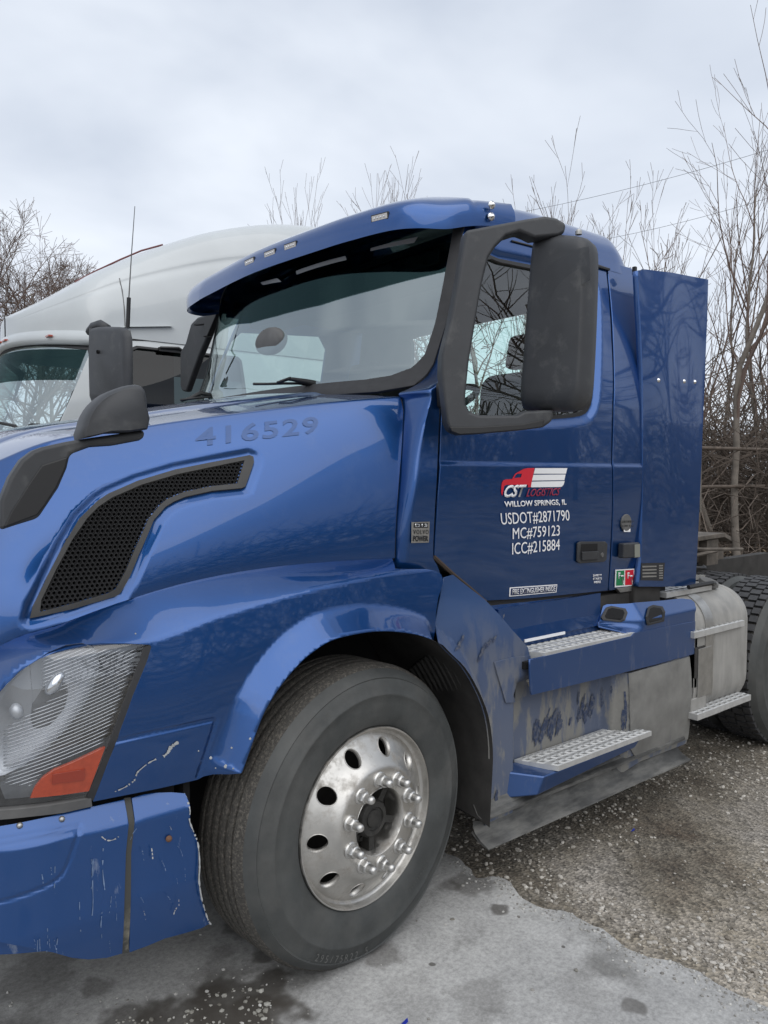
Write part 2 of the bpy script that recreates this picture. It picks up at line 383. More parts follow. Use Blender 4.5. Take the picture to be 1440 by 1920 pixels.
# ---- vent: frame, honeycomb mesh
def ring_mesh(name, outer, inner, F, m, parent, h, off_in, **k):
    return skin(name, outer, F, m, parent, holes=[inner], h=h, thick=.014, sign=-1, **k)
vent = skin('hood_vent', V_out, YF(hoodY, .006), mat('vent_frame', (.038, .037, .036), rough=.6, var=.2, vscale=15), truck, holes=[hits([(a * .86 + 268 * .14 * 1, b) for a, b in []], hoodY) or V_in], h=.02, thick=.022, sign=1)
def hexmesh(poly, f, pitch, r_in, off, depth):
    A = np.array(poly); x0, z0 = A.min(0); x1, z1 = A.max(0); mb = MB(); dz = pitch * .866; j = 0; z = z0
    pd = pdist(poly, True)
    while z < z1 + pitch:
        x = x0 + (pitch / 2 if j % 2 else 0)
        while x < x1 + pitch:
            if inside((x, z), poly) or pd(x, z) < pitch * .5:
                o_, i_, b_ = [], [], []
                for k in range(6):
                    a = math.radians(60 * k + 30); co, si = math.cos(a), math.sin(a)
                    xo, zo = x + pitch * .577 * co, z + pitch * .577 * si; xi, zi = x + r_in * co, z + r_in * si
                    o_.append((xo, f(x, z) + off, zo)); i_.append((xi, f(x, z) + off, zi)); b_.append((xi, f(x, z) + off + depth, zi))
                mb.add(o_ + i_ + b_, [(k, (k+1)%6, 6+(k+1)%6, 6+k) for k in range(6)] + [(6+k, 6+(k+1)%6, 12+(k+1)%6, 12+k) for k in range(6)])
            x += pitch
        z += dz; j += 1
    return mb
hexmesh(V_in, hoodY, .0135, .0052, .012, .012).build('vent_mesh', black, vent, kind='stuff')
skin('vent_backing', V_out, YF(hoodY, .034), void, vent, h=.06, thick=.003)
# ---- fender
c2 = [(-.05 - 1.2, .98), (-1.098, 1.101), (-1.053, 1.142), (-1.006, 1.166), (-.924, 1.183), (-.848, 1.180), (-.709, 1.168), (-.522, 1.208), (-.343, 1.238), (-.145, 1.263), (.075, 1.281), (.269, 1.288), (.45, 1.275)]
c2Z = tab([p[0] for p in c2], [p[1] for p in c2])
c2Yb = tab([-1.3, -.9, -.5, 0, .3, .45], [.06, .055, .05, .055, .075, .08])
lip_px = [(452,1450),(455,1446),(474,1392),(497,1333),(528,1284),(563,1243),(592,1219),(622,1201),(663,1190),(705,1184),(747,1185),(785,1191),(811,1200)]
liprear_px = [(818,1202),(840,1225),(865,1250),(890,1292),(909,1342),(917,1404),(915,1467),(911,1548)]
lipA = [(p[0], p[2]) for p in (atY(a, b, -.035) for a, b in lip_px)]; lipB = [(p[0], p[2]) for p in (atY(a, b, -.01) for a, b in liprear_px)]
lipA = catmull(lipA, 3); lipB = catmull(lipB, 3)
dA = pdist(lipA); dB = pdist(lipB)
def fenY(x, z):
    z1, z2 = c1Z(x), c2Z(x); y1, y2 = c1Y(x), c2Yb(x) + wrapf(x)
    if z >= z2:
        s = min(1.4, (z - z2) / max(.02, z1 - z2)); Y = y2 + (y1 - y2) * (s ** 1.25)
        if -1.15 < x < 0: Y += .016 * (1 - sm(vd(x, z) / .030)) * min(1, s)
    else: Y = y2 - .028 * math.sin(math.pi * min(1, (z2 - z) / .5) * .8) + .02 * max(0, (z2 - z - .25) / .2)
    if x < .42:
        d = dA(x, z); w = .078
        if z < z2 and d < w + .02: Y += (-.035 - Y) * max(0, 1 - d / w) ** 1.35 * min(1, (z2 - z) / .02)
    return Y
def rect_crease(px, f): return hits(px, f, .03)
seam_px = [(829,1081),(831,1092),(822,1120),(817,1150),(816,1180),(813,1200)]
lens_px = [(-60,1345),(0,1296),(36,1259),(73,1236),(105,1222),(135,1214),(162,1208),(190,1206),(235,1206),(281,1209),(284,1213),(276,1240),(250,1303),(226,1369),(200,1437),(175,1502)]
low_px = [(175,1503),(230,1492),(300,1478),(370,1462),(399,1452),(430,1452),(452,1450)]
topF = [(739,1047)]; topseam = [(741,1066),(770,1067),(800,1067),(818,1071),(827,1077)]
FO = hits(low_px, fenY, .03) + lipA[1:] + hits(seam_px[::-1], fenY, .06) + hits(topseam[::-1], fenY, .08)
rx = RW[0][0]
FO += [(x, c1Z(x) + .010) for x in np.arange(rx, -1.24, -.06)] + hits([(-60,1290)], fenY, .2) + hits(lens_px, fenY, .05)
FO2 = []
for p in FO:
    if not FO2 or abs(p[0]-FO2[-1][0]) + abs(p[1]-FO2[-1][1]) > .004: FO2.append(p)
inset = hits([(215,1392),(260,1380),(330,1365),(395,1351),(403,1354),(402,1362),(372,1455)], fenY, .03)
insd = pdist(catmull(inset, 3))
def fenY2(x, z): return fenY(x, z) + .006 * (1 - sm(insd(x, z) / .010))
fender = skin('fender', FO2, YF(fenY2), paint, truck, h=.028, thick=.006, sign=1, extra=[[(x, c2Z(x)) for x in np.arange(-1.0, .42, .02)], catmull(inset, 3)] +
     [], fine=[(lambda x, z: dA(x, z) if x < .40 else 9, .105, .011), (insd, .02, .008), (lambda x, z: abs(z - c2Z(x)), .022, .010)])
# arch liner (dark tunnel) and wheel well walls
lin = lipA + lipB[1:]
loft('wheel_arch_liner', [[(x, -.03 + (0 if i < 1 else 0), z) for x, z in lin] if i == 0 else [(x + dx, yy, z + dz) for x, z in lin] for i, (yy, dx, dz) in enumerate(((-.03, 0, 0), (.03, 0, .01), (.6, .02, .03), (.61, .02, .03)))], under, truck, angle=50)
# ridged inner liner behind the tyre
mb = MB()
for k in range(12): mb.tube([(.42 + .012 * k, .08 + .035 * k, 1.0 - .02 * k), (.60 + .0 * k, .08 + .035 * k, .72), (.63, .08 + .035 * k, .30)], .010, 6)
mb.build('mud_liner_ridges', under, truck, smooth=True)
mb = MB().box(.66, .68, .16, 1.0, .25, 1.1).box(-.75, .66, .62, .66, .25, 1.25).box(-.75, .9, .30, 2.1, 1.20, 1.23)
mb.box(-.60, -.58, .10, .64, .45, 1.2)
mb.build('engine_bay_wall', void, truck)
# ---- headlight
LX = hits(lens_px, fenY, .05); LB = hits([(170,1490),(109,1501),(60,1508),(0,1513),(-60,1516)], fenY, .03)
trim_in = hits([(270,1214),(262,1240),(238,1303),(214,1369),(189,1437),(163,1494)], fenY, .04)
headl = skin('headlight', LX[:10] + trim_in[0:] + LB[1:], YF(fenY, .004), lens_glass, truck, h=.04, thick=.004)
skin('headlight_trim', [LX[9], LX[10]] + LX[11:] + trim_in[::-1], YF(fenY, .001), seal, headl, h=.02, thick=.02)
skin('headlight_sill', hits([(171,1497),(109,1508),(60,1515),(0,1520),(-60,1523),(-60,1540),(0,1537),(60,1531),(120,1524),(173,1512)], fenY, .03), YF(fenY, .0), grey_trim, headl, h=.02, thick=.02)
house_m = mat('headlight_housing', (.19, .20, .215), rough=.35, metal=.5, var=.4, vscale=7, bump=.04, bscale=20)
skin('headlight_housing', LX + LB[1:], YF(fenY, .055), house_m, headl, h=.05, thick=.004)
ambp = [(60,1496),(75,1467),(100,1445),(130,1432),(200,1402),(170,1487),(120,1492)]
skin('amber_marker', hits([(57,1497),(66,1477),(82,1458),(103,1444),(140,1429),(198,1401),(182,1444),(167,1484)], fenY, .03), YF(fenY, .002), amber, headl, h=.02, thick=.012)
skin('amber_reflector', hits([(98,1452),(160,1442),(158,1463),(98,1470)], fenY, .03), YF(fenY, -.001), mat('amber_dark', (.26, .03, .012), rough=.3, coat=.5), headl, h=.02, thick=.003)
lensP = hits([(5,1296),(36,1262),(73,1240),(135,1219),(190,1211),(266,1216),(246,1283),(214,1368),(195,1398),(135,1426),(100,1441),(80,1455),(62,1478),(0,1478)], fenY, .05)
lensD = dens(lensP, .01)
mb = MB()
lp = [(5,1296),(36,1262),(73,1240),(135,1219),(190,1211),(266,1216),(246,1283),(214,1368),(195,1398),(135,1426),(100,1441),(80,1455),(62,1478),(0,1476)]
def rib_poly(poly, slope, y0, y1, step, lo, wpx, curve=0.):
    for yy in np.arange(y0, y1, step):
        seg = []
        for xx in np.arange(0, 290, 9.):
            y_ = yy - slope * xx - curve * xx * xx
            ok = inside((xx, y_), poly) and lo(xx, y_)
            if ok: seg.append((xx, y_))
            if (not ok or xx > 280) and len(seg) > 1:
                pts = [(lambda q: (q[0], fenY(*q) + .012, q[1]))(hit(a, b, fenY, .05)) for a, b in seg]; mb.tube(pts, .0016, 4)
                seg = []
            elif not ok: seg = []
rib_poly(lp, .30, 1230, 1580, 6.6, lambda a, b: b > 1372 - .60 * a or (b < 1300 and a > 75 and b > 1215), 2, .0004)
mb.build('lens_fluting', mat('flute_clear', (.52, .54, .57), rough=.2, metal=.75), headl, smooth=True)
def blob(cx, cy, rx, rz, dep, off, m, name, rot=0.):
    x, z = hit(cx, cy, fenY, .05); mbb = MB(); vs = []; fs = []; n = 20; rr = 6
    for i in range(rr + 1):
        a = i / rr * math.pi / 2
        for k in range(n):
            w = 2 * math.pi * k / n; u = rx * math.cos(a) * math.cos(w); v = rz * math.cos(a) * math.sin(w)
            uu = u * math.cos(rot) - v * math.sin(rot); vv = u * math.sin(rot) + v * math.cos(rot)
            vs.append((x + uu, fenY(x, z) + off + dep * math.sin(a), z + vv))
    fs = [(i*n+k, i*n+(k+1)%n, (i+1)*n+(k+1)%n, (i+1)*n+k) for i in range(rr) for k in range(n)]
    return meshobj(name, vs, fs, m, headl, smooth=True)
refl_m = mat('headlight_reflector', (.42, .44, .47), rough=.42, metal=.5)
blob(70, 1330, .20, .10, .045, .01, refl_m, 'reflector_bowl', .75)
blob(104, 1282, .034, .017, -.02, .008, mat('bulb_shield', (.55, .57, .6), rough=.12, metal=.8), 'bulb_shield', .9)
blob(32, 1335, .016, .022, -.02, .008, refl_m, 'bulb_shield', .3)
# black filler standing in for shade in the gap under the headlight
MB().box(-1.4, -.62, .12, 2.26, .6, 1.0).build('dark_gap_filler', void, truck)
# ---- bumper
bt = tab([-1.2, -1.1, -.9, -.75, -.62, -.5], [.755, .750, .742, .735, .731, .73])
def bumY(x, z):
    t = max(0., -x - .98); Y = .012 + 1.5 * t * t
    top = bt(x); Y += .9 * max(0, z - (top - .045)) ** 1.0 * (1 if z > top - .045 else 0)
    Y += .35 * max(0., .47 - z) ** 1.3 if z < .47 else 0
    return Y
b1 = [(-60,1555),(0,1549),(60,1538),(120,1524),(180,1511),(233,1499),(236,1600),(233,1700),(229,1788),(200,1796),(165,1799),(135,1796),(100,1786),(50,1776),(0,1766),(-60,1755)]
b2 = [(247,1496),(270,1489),(292,1486),(320,1485),(346,1487),(352,1500),(357,1520),(356,1538),(364,1560),(371,1578),(374,1600),(375,1625),(374,1650),(378,1680),(384,1703),(390,1722),(396,1733),(380,1742),(345,1752),(310,1761),(275,1775),(243,1786),(246,1700),(247,1600)]
bcr = catmull(hits([(0,1692),(50,1677),(100,1655),(122,1633),(135,1600),(146,1556),(142,1552),(60,1566),(0,1577)], bumY), 3); bcd = pdist(bcr)
bumper = skin('bumper', hits(b1, bumY), YF(lambda x, z: bumY(x, z) + .004 * (1 - sm(bcd(x, z) / .009))), paint_bump, truck, h=.028, thick=.006, fine=[(bcd, .016, .007), (lambda x, z: abs(z - bt(x) + .045), .012, .01)])
skin('bumper_end', hits(b2, bumY), YF(lambda x, z: bumY(x, z) + .003 + .008 * math.sin(9 * z + 4 * x)), paint_bump, truck, h=.025, thick=.006, label='torn bumper end with a ragged rear edge')
skin('bumper_joint_strip', hits([(234,1497),(246,1496),(247,1600),(246,1700),(241,1788),(229,1789),(233,1700),(237,1600)], bumY), YF(bumY, .004), mat('joint_rubber', (.05, .05, .045), rough=.8, dirt=dict(col=(.3, .28, .22), lo=.5, hi=.7, scale=20, zlo=.3, zhi=.5)), truck, h=.03, thick=.008)
skin('bumper_lower', hits([(-60,1762),(0,1766),(50,1776),(100,1786),(120,1790),(60,1797),(0,1801),(-60,1806)], bumY), YF(bumY, .03), paint_bump, bumper, h=.04, thick=.005)
# front of the bumper and the far half, seen only from the side
fr = []
for s in np.linspace(0, 1, 13):
    a = math.pi * s; y = YC - (YC - .10) * math.cos(a) ; x = -1.20 - .22 * math.sin(a) ** .6
    fr.append([(x, y, .40), (x - .02, y, .55), (x, y, .72), (x + .06, y, .755)])
loft('bumper_front', fr, paint_bump, truck)
gr = MB()
gr.box(-1.40, -1.36, .72, 1.66, .78, 1.48)
gr.build('grille_shell', black, truck, bevel=.02)
gb = MB()
for k in range(9): gb.box(-1.425, -1.40, .76, 1.62, .83 + k * .07, .86 + k * .07)
gb.build('grille_bars', chrome, truck)
MB().tube([(-1.43, .8, .85), (-1.435, 1.6, 1.42)], .018).build('grille_diagonal', chrome, truck)
for px, py in ((37,1548),(116,1536)):
    x, z = hit(px, py, bumY); MB().lathe([(.0, -.006), (.006, -.005), (.008, 0), (.008, .004)], (x, bumY(x, z) - .001, z), (0, 1, 0), 12).build('bumper_screw', alu_dull, bumper, smooth=True)
x, z = hit(317,1573, bumY); MB().lathe([(.0, -.006), (.006, -.005), (.009, 0), (.009, .004)], (x, bumY(x, z) - .001, z), (0, 1, 0), 12).build('bumper_screw', mat('rust', (.14, .07, .04), rough=.9), bumper, smooth=True)

# ---- cab sides
def cabY(x, z):
    Y = .10
    if z < 1.70: Y += .045 * ((1.70 - z) / .6) ** 2
    zc = 1.677
    Y += .006 * sm((z - zc + .008) / .016)
    if z > 1.95: Y += .15 * ((z - 1.95) / .72) ** 1.4
    return Y
seal_out = [(740,734),(760,733),(780,724),(799,709),(810,694),(818,678),(830,635),(842,593),(852,545),(861,496),(865,460),(867,433)]
SO3 = [atY(a, b, .255) for a, b in seal_out]
def cornY(x, z): return cabY(x, z)
door_f = [(916,405),(905,440),(884,500),(866,560),(850,620),(838,680),(831,740),(829,770),(826,850),(822,930),(817,1010),(815,1047)]
PAIRS = [((740,1064),(829,1080)),((740,1056),(822,1060)),((741,1046),(815,1046)),((742,1000),(815,1010)),((745,950),(818,950)),((749,900),(821,900)),((752,850),(823,850)),((755,800),(825,800)),((757,772),(826,775)),((754,750),(827,750)),((748,738),(828,733)),((762,731),(831,718)),((780,722),(835,700)),((797,709),(839,675)),((808,694),(843,650)),((816,678),(847,630)),((829,635),(858,590)),((841,593),(870,548)),((851,545),(882,505)),((860,496),(895,465)),((864,455),(905,435)),((866,428),(914,402))]
crow = []
for i, (l, r) in enumerate(PAIRS):
    if i <= 9: x_, z_ = hit(*l, hoodY, .2); Lp = np.array([x_ + .004, hoodY(x_, z_) + .01, z_])
    else: Lp = atY(*l, .262)
    x_, z_ = hit(*r, cabY, .12); Rp = np.array([x_ - .006, cabY(x_, z_), z_]); k = sm((i - 8) / 4); ww = .22 + .42 * k; row_ = []
    for s_ in (0, .02, .05, .09, .14, .2, .27, .35, .45, .55, .65, .75, .88, 1.):
        q = Lp + (Rp - Lp) * s_; t_ = min(1, s_ / ww); q[1] = Rp[1] + (Lp[1] - Rp[1]) * (1 - math.sqrt(max(0, 1 - (1 - t_) ** 2)) * 1.0) * 1.0; row_.append(tuple(q))
    row_.append((Rp[0], Rp[1] + .012, Rp[2])); crow.append(row_)
cA = np.array(crow); cC = np.array([catmull([tuple(q) for q in cA[:, j]], 4) for j in range(cA.shape[1])]).transpose(1, 0, 2)
corner = loft('cab_corner_panel', cC.tolist(), paint, truck, angle=50)
# dark shut line behind the hood edge
MB().tube([(p[0] + .002, p[1] + .012, p[2]) for p in [(lambda q: (q[0], hoodY(*q), q[1]))(hit(a_, b_, hoodY, .2)) for a_, b_ in rear]], .010, 6).build('hood_gap', void, truck)
# door, with window opening
win = [(912,478),(895,540),(876,610),(864,680),(860,730),(862,765),(872,783),(890,789),(940,788),(1000,787),(1060,784),(1095,779),(1109,768),(1116,745),(1119,690),(1120,620),(1118,560),(1112,528),(1100,517),(1050,505),(990,493),(940,483)]
DO = door_f + [(850,1074),(880,1099),(911,1126),(950,1124),(1000,1121),(1060,1115),(1139,1107),(1142,1060),(1145,1000),(1147,880),(1148,760),(1147,640),(1142,560),(1136,507),(1118,500),(1060,483),(1000,465),(960,455),(935,425)]
WN = catmull(hits(win, cabY, .15), 2, True); dW = pdist(WN, True)
def wavy(x, z, a=.0012): return a * (math.sin(9 * x + 3 * z) + math.sin(5 * z - 7 * x + 1) * .8 + math.sin(17 * x + 2) * .3)
def doorY(x, z): return cabY(x, z) + .020 * (1 - sm(dW(x, z) / .042)) + wavy(x, z)
door = skin('door', hits(DO, cabY, .12), YF(doorY), paint, truck, holes=[WN], h=.028, thick=.010, fine=[(dW, .055, .012), (lambda x, z: abs(z - 1.677), .014, .009)])
MB().tube([(lambda q: (q[0], cabY(*q) + .003, q[1]))(hit(a, b, cabY)) for a, b in ((814,1044),(850,1077),(880,1102),(911,1129))], .009, 6).build('door_bottom_seal', mat('brown_seal', (.05, .035, .025), rough=.8), door)
# window rubber + glass
win_i = [((a - 990) * .945 + 990, (b - 640) * .955 + 640) for a, b in win]
WI = catmull(hits(win_i, cabY, .15), 2, True)
skin('window_seal', WN, YF(cabY, .016), black, door, holes=[WI], h=.02, thick=.02)
skin('window_glass', WN, YF(cabY, .028), side_glass, door, h=.06, thick=.004)
MB().tube([(lambda q: (q[0], cabY(*q) + .03, q[1]))(hit(a, b, cabY)) for a, b in ((1098,520),(1100,600),(1100,700),(1088,776))], .010, 6).build('window_divider', black, door, smooth=True)
# rear cab panel
RP = [(1140,506),(1146,560),(1151,640),(1152,760),(1151,880),(1149,1000),(1146,1060),(1142,1107),(1165,1104),(1196,1100),(1201,1050),(1203,960),(1203,800),(1202,700),(1199,600),(1195,530),(1184,503),(1160,497)]
def rearY(x, z): return cabY(x, z) + .0012 * math.sin(11 * z + 6 * x)
skin('cab_rear_panel', hits(RP, rearY, .12), YF(rearY), paint, truck, h=.025, thick=.010, fine=[(lambda x, z: abs(z - 1.677), .014, .009)])
# upper side rail and roof
def roof_rows():
    rows = []
    for x in [.76, .85, .97, 1.1, 1.25, 1.4, 1.55, 1.70, 1.78, 1.83, 1.87, 1.895, 1.905]:
        k = max(0, (x - 1.76) / .145); dz = -.15 * k ** 2.6; yy = .03 * k ** 2; r = []
        side = [(cabY(x, 2.62), 2.62), (cabY(x, 2.665), 2.665), (.268, 2.72), (.292, 2.77), (.335, 2.82), (.42, 2.85), (.60, 2.872), (.85, 2.885), (YC, 2.89)]
        kf = max(0, min(1, (1.15 - x) / .45))
        for y, z in side: r.append((x, y + yy * (1 - (y - .2)), z + dz * sm((z - 2.6) / .2) - kf * .10 * sm((z - 2.7) / .12)))
        full_ = r + [(p[0], 2 * YC - p[1], p[2]) for p in r[::-1][1:]]
        rows.append(full_)
    return rows
rr_ = roof_rows()
def dsub(rows, n=3):
    R = np.array(rows); a = [catmull([tuple(p) for p in r], n) for r in R]; A = np.array(a); B = [catmull([tuple(p) for p in A[:, j]], n) for j in range(A.shape[1])]
    return np.array(B).transpose(1, 0, 2).tolist()
loft('roof', dsub(rr_), paint, truck)
MB().tube([(lambda q: (q[0], cabY(*q) - .004, q[1]))(hit(a, b, cabY, .2)) for a, b in ((958,452),(1000,463),(1060,481),(1118,497),(1142,505))], .004, 6).build('drip_rail', black, truck, smooth=True)
x, z = hit(1128, 503, cabY, .2); MB().box(x - .055, x + .05, cabY(x, z) - .012, cabY(x, z) + .01, z - .006, z + .006).build('drip_rail_end', black, truck, bevel=.003)
# cab back wall, far side, floor
far = [(.40, 1.1), (1.85, 1.1), (1.86, 2.0), (1.87, 2.62), (.86, 2.62), (.64, 2.0), (.56, 1.7)]
fwin = [(.68, 1.93), (1.46, 1.92), (1.54, 1.97), (1.55, 2.50), (1.48, 2.58), (.88, 2.54), (.82, 2.48), (.67, 2.02)]
skin('far_door', far, lambda x, z: (x, 2 * YC - cabY(x, z), z), paint, truck, holes=[fwin], h=.06, thick=.02)
skin('far_window_glass', fwin, lambda x, z: (x, 2 * YC - cabY(x, z) - .01, z), side_glass, truck, h=.1, thick=.004)
bw = [(.16, 1.1), (2.50, 1.1), (2.48, 2.0), (2.36, 2.66), (.32, 2.66), (.18, 2.0)]
bwin = catmull([(.42, 2.04), (.47, 1.99), (1.15, 1.99), (1.80, 1.99), (1.84, 2.03), (1.84, 2.25), (1.84, 2.49), (1.80, 2.53), (1.15, 2.535), (.52, 2.53), (.46, 2.49), (.43, 2.25)], 2, True)
skin('cab_back_wall', bw, lambda y, z: (1.83, y, z), int_m, truck, holes=[bwin], h=.12, thick=.03)
skin('rear_window_glass', bwin, lambda y, z: (1.845, y, z), glassmat('rear_glass', (.82, .95, .92), .06), truck, h=.3, thick=.003)
skin('rear_window_seal', [((y - 1.13) * 1.04 + 1.13, (z - 2.26) * 1.06 + 2.26) for y, z in bwin], lambda y, z: (1.825, y, z), black, truck, holes=[bwin], h=.1, thick=.01)
MB().box(.35, 1.84, .16, 2.48, 1.08, 1.12).build('cab_floor', int_d, truck)
MB().box(.75, 1.82, .36, 2.32, 2.62, 2.65).build('headliner', int_m, truck)
# ---- windshield
def wsx(Y, zf):   # zf 0 bottom .. 1 top
    s = (Y - YC) / (YC - .255); edge = float(np.interp(zf, [-.1, 0, .03, .12, .37, .84, 1.], [.455, .475, .50, .55, .62, .70, .722])); bow = .245
    return edge - bow * (1 - abs(s) ** 2.3)
ZB, ZT = 1.99, 2.69
def F_ws(Y, v): return (wsx(Y, v), Y, ZB + (ZT - ZB) * v + .05 * (1 - ((Y - YC) / .935) ** 2) * v)
wso = [(.262, 0.03), (.262, .98), (2 * YC - .262, .98), (2 * YC - .262, .03), (2.2, 0), (.38, 0)]
# near edge must follow the photo's seal line: solve (Y fixed) for v by height
def F_ws2(Y, v):
    p = F_ws(Y, v); return p
windshield = skin('windshield', wso, F_ws2, ws_glass, truck, h=.06, thick=.005, sign=-1)
# perimeter seal
inr = catmull([(.300, .20), (.300, .90)], 1)
IN = [(.302, .18), (.300, .30), (.298, .60), (.298, .985), (2 * YC - .298, .985), (2 * YC - .298, .3), (2 * YC - .31, .14), (2 * YC - .36, .06), (2.2, .045), (YC, .035), (.50, .045), (.40, .06), (.335, .10)]
OUTL = [(.258, .06), (.258, .5), (.258, .99), (2 * YC - .258, .99), (2 * YC - .258, .1), (2 * YC - .3, -.02), (2.2, -.035), (YC, -.04), (.42, -.035), (.33, -.02), (.275, -.01)]
skin('windshield_seal', OUTL, lambda y, v: (F_ws(y, v)[0] - .008, y, F_ws(y, v)[2]), seal, truck, holes=[IN], h=.03, thick=.02, sign=-1)
# tinted sun strip on the glass
gy, gv = np.meshgrid(np.linspace(.27, 2.40, 190), np.linspace(0, 1, 120)); GP = np.array([F_ws(a, b) for a, b in zip(gy.ravel(), gv.ravel())]); dd_ = GP - CAM; zz_ = dd_ @ FW; gx = 720 + FPX * (dd_ @ RT) / zz_; gyy = 960 - FPX * (dd_ @ UP) / zz_
def ws_uv(px, py): i = int(((gx - px) ** 2 + (gyy - py) ** 2).argmin()); return (gy.ravel()[i], gv.ravel()[i])
sb = [ws_uv(*q) for q in ((838,509),(780,523),(700,545),(600,572),(520,593),(470,606),(440,609))]
strip = [(.298, .985)] + [(.298, sb[0][1])] + [q for q in sb[1:]] + [(2 * YC - .305, sb[-1][1] + .06), (2 * YC - .30, .985)]
skin('sun_strip', strip, lambda y, v: (F_ws(y, v)[0] - .003, y, F_ws(y, v)[2]), glassmat('dark_tint', (.24, .33, .33), .02, rcol=(.16, .19, .19)), windshield, h=.05, thick=.001, sign=-1)
# ---- sun visor over the windshield
ytab = [.215, .222, .232, .25, .30, .40, .60, .80, YC]
xtab = [.965, .80, .70, .60, .49, .43, .395, .375, .345]
ztab = [2.672, 2.652, 2.632, 2.606, 2.600, 2.602, 2.605, 2.607, 2.61]
cols = [(x, y, z) for x, y, z in zip(xtab, ytab, ztab)]; cols = cols + [(x, 2 * YC - y, z) for x, y, z in cols[::-1][1:]]
colsS = catmull(cols, 5); nC = len(colsS); rows = []
for i, (x, y, z) in enumerate(colsS):
    s = i / (nC - 1); yT = .44 + (2 * YC - .88) * sm(.5 + (s - .5) * 1.0) * 1.0 if False else .44 + (2 * YC - .88) * s; T = np.array([.99, yT]); B = np.array([x, y]); inn = (T - B) / np.linalg.norm(T - B); e_ = min(s, 1 - s) * 2
    near_ = math.exp(-((min(s, 1 - s) - .20) / .09) ** 2); ztop = 2.835 + .035 * sm(e_ / .5) ; P = []
    lim_ = sm((.99 - x) / .06)
    for a, h_ in ((.014, .016), (0, 0), (-.004, .045), (.002, .078), (.016, .105)): P.append((x + inn[0] * a, y + inn[1] * a, z + h_ * (1 if e_ > .2 else .9)))
    z1 = z + .105 * (1 if e_ > .2 else .9)
    for t in (.10, .20, .33, .48, .64, .82, 1.0):
        q = B + (T - B) * t; e2 = t ** .72
        P.append((q[0], q[1], z1 + (ztop - z1) * e2 + .030 * near_ * sm(t / .35) * sm((1.25 - t) / .5) + .012 * math.exp(-((t - .75) / .2) ** 2)))
    P.append((1.0, yT, P[-1][2] - .05)); rows.append(P)
visor = loft('sun_visor', rows, paint, truck, angle=75)
# ridge on the visor top
ridge = [(.50, .78, 2.86), (.70, .70, 2.905), (.88, .66, 2.93), (.97, .64, 2.93)]
# marker lamps in the visor face
def visor_pt(px, py, Y): return atY(px, py, Y)
lampbody = mat('marker_lamp_lens', (.50, .47, .44), rough=.3, coat=.6, var=.2, vscale=80)
def vis_x(Y): return float(np.interp(Y, [c[1] for c in colsS[::1]][:], [c[0] for c in colsS]))
face = []
for i in range(len(colsS)):
    x, y, z = colsS[i]
    if .25 < y < 1.95: face.append((x - .002, y, z + .060))
def projpx(p): v = np.array(p) - CAM; d_ = v @ FW; return 720 + FPX * (v @ RT) / d_, 960 - FPX * (v @ UP) / d_
def nearest(path, px, py):
    path = catmull(path, 12); q = min(range(len(path)), key=lambda i: (projpx(path[i])[0] - px) ** 2 + .2 * (projpx(path[i])[1] - py) ** 2 + (0 if path[i][0] < .7 else 1e6)); return np.array(path[q]), np.array(path[min(q + 4, len(path) - 1)]) - np.array(path[max(q - 4, 0)])
for (px, py, w, hh) in ((713,430,.080,.022),(545,476,.085,.022),(507,491,.085,.022),(469,507,.085,.022)):
    p, tn = nearest(face, px, py); tn[2] = tn[2]; tv = Vector(tn).normalized(); upv = Vector((-.1, 0, 1)).normalized(); nv = upv.cross(tv).normalized(); nv = nv if nv.x < 0 else -nv; upv = tv.cross(nv); upv = upv if upv.z > 0 else -upv
    M = Matrix((tv, -nv, upv)).transposed().to_4x4(); M.translation = Vector(p) - nv * .002
    L_ = MB().box(-w/2 - .005, w/2 + .005, -.003, .010, -hh/2 - .005, hh/2 + .005, M).build('marker_lamp', black, truck, bevel=.002)
    MB().box(-w/2, w/2, -.005, .0, -hh/2, hh/2, M).build('lamp_lens', lampbody, L_, bevel=.0015)
    for q in (-.3, -.1, .1, .3): MB().lathe([(0, -.0075), (.004, -.0068), (.005, -.004)], tuple(M @ Vector((q * w, 0, 0))), tuple((M.to_3x3() @ Vector((0, 1, 0)))), 8).build('lamp_led', chrome, L_)
for px, py in ((923,384),(922,406)):
    p = atY(px, py, .205); MB().lathe([(0, -.012), (.007, -.011), (.009, -.004), (.016, -.002), (.017, .006)], p, (0, 1, 0), 14).build('visor_screw', chrome, visor, smooth=True)
# pale strips along the top of the glass
strip_m = mat('pale_strip', (.40, .42, .44), rough=.6)
for q in (((697,466),(783,443),(776,455),(698,472)), ((557,508),(650,480),(652,487),(559,515)), ((490,531),(522,522),(528,528),(495,535))):
    skin('glass_strip', [ws_uv(*t) for t in q], lambda y, v: (F_ws(y, v)[0] - .006, y, F_ws(y, v)[2]), strip_m, windshield, h=.05, thick=.002, sign=-1)
# ---- wipers
def wiper(name, px, Yv):
    pts = [atY(a, b, Yv - .02) for a, b in px]
    return pts
wp = [(475,718),(512,719),(530,712),(545,709),(560,714),(585,718),(612,722)]
w1 = MB(); w1.tube([atY(a, b, .80) for a, b in ((475,720),(500,720),(530,719),(560,719),(575,721))], .006, 6); w1.tube([atY(a, b, .78) for a, b in ((520,718),(540,711),(548,711),(575,716),(590,720),(612,724))], [.006, .007, .009, .013, .016, .012], 6)
w1.tube([atY(a, b, .77) for a, b in ((520,717),(533,712),(545,708))], .005, 6)
w1.build('wiper', black, truck, smooth=True)
w2 = MB(); w2.tube([atY(a, b, 1.75) for a, b in ((340,752),(360,745),(376,737),(384,739),(410,742))], [.006, .01, .014, .012, .006], 6); w2.tube([atY(a, b, 1.73) for a, b in ((338,750),(370,746),(405,743))], .007, 6)
w2.build('wiper', black, truck, smooth=True)
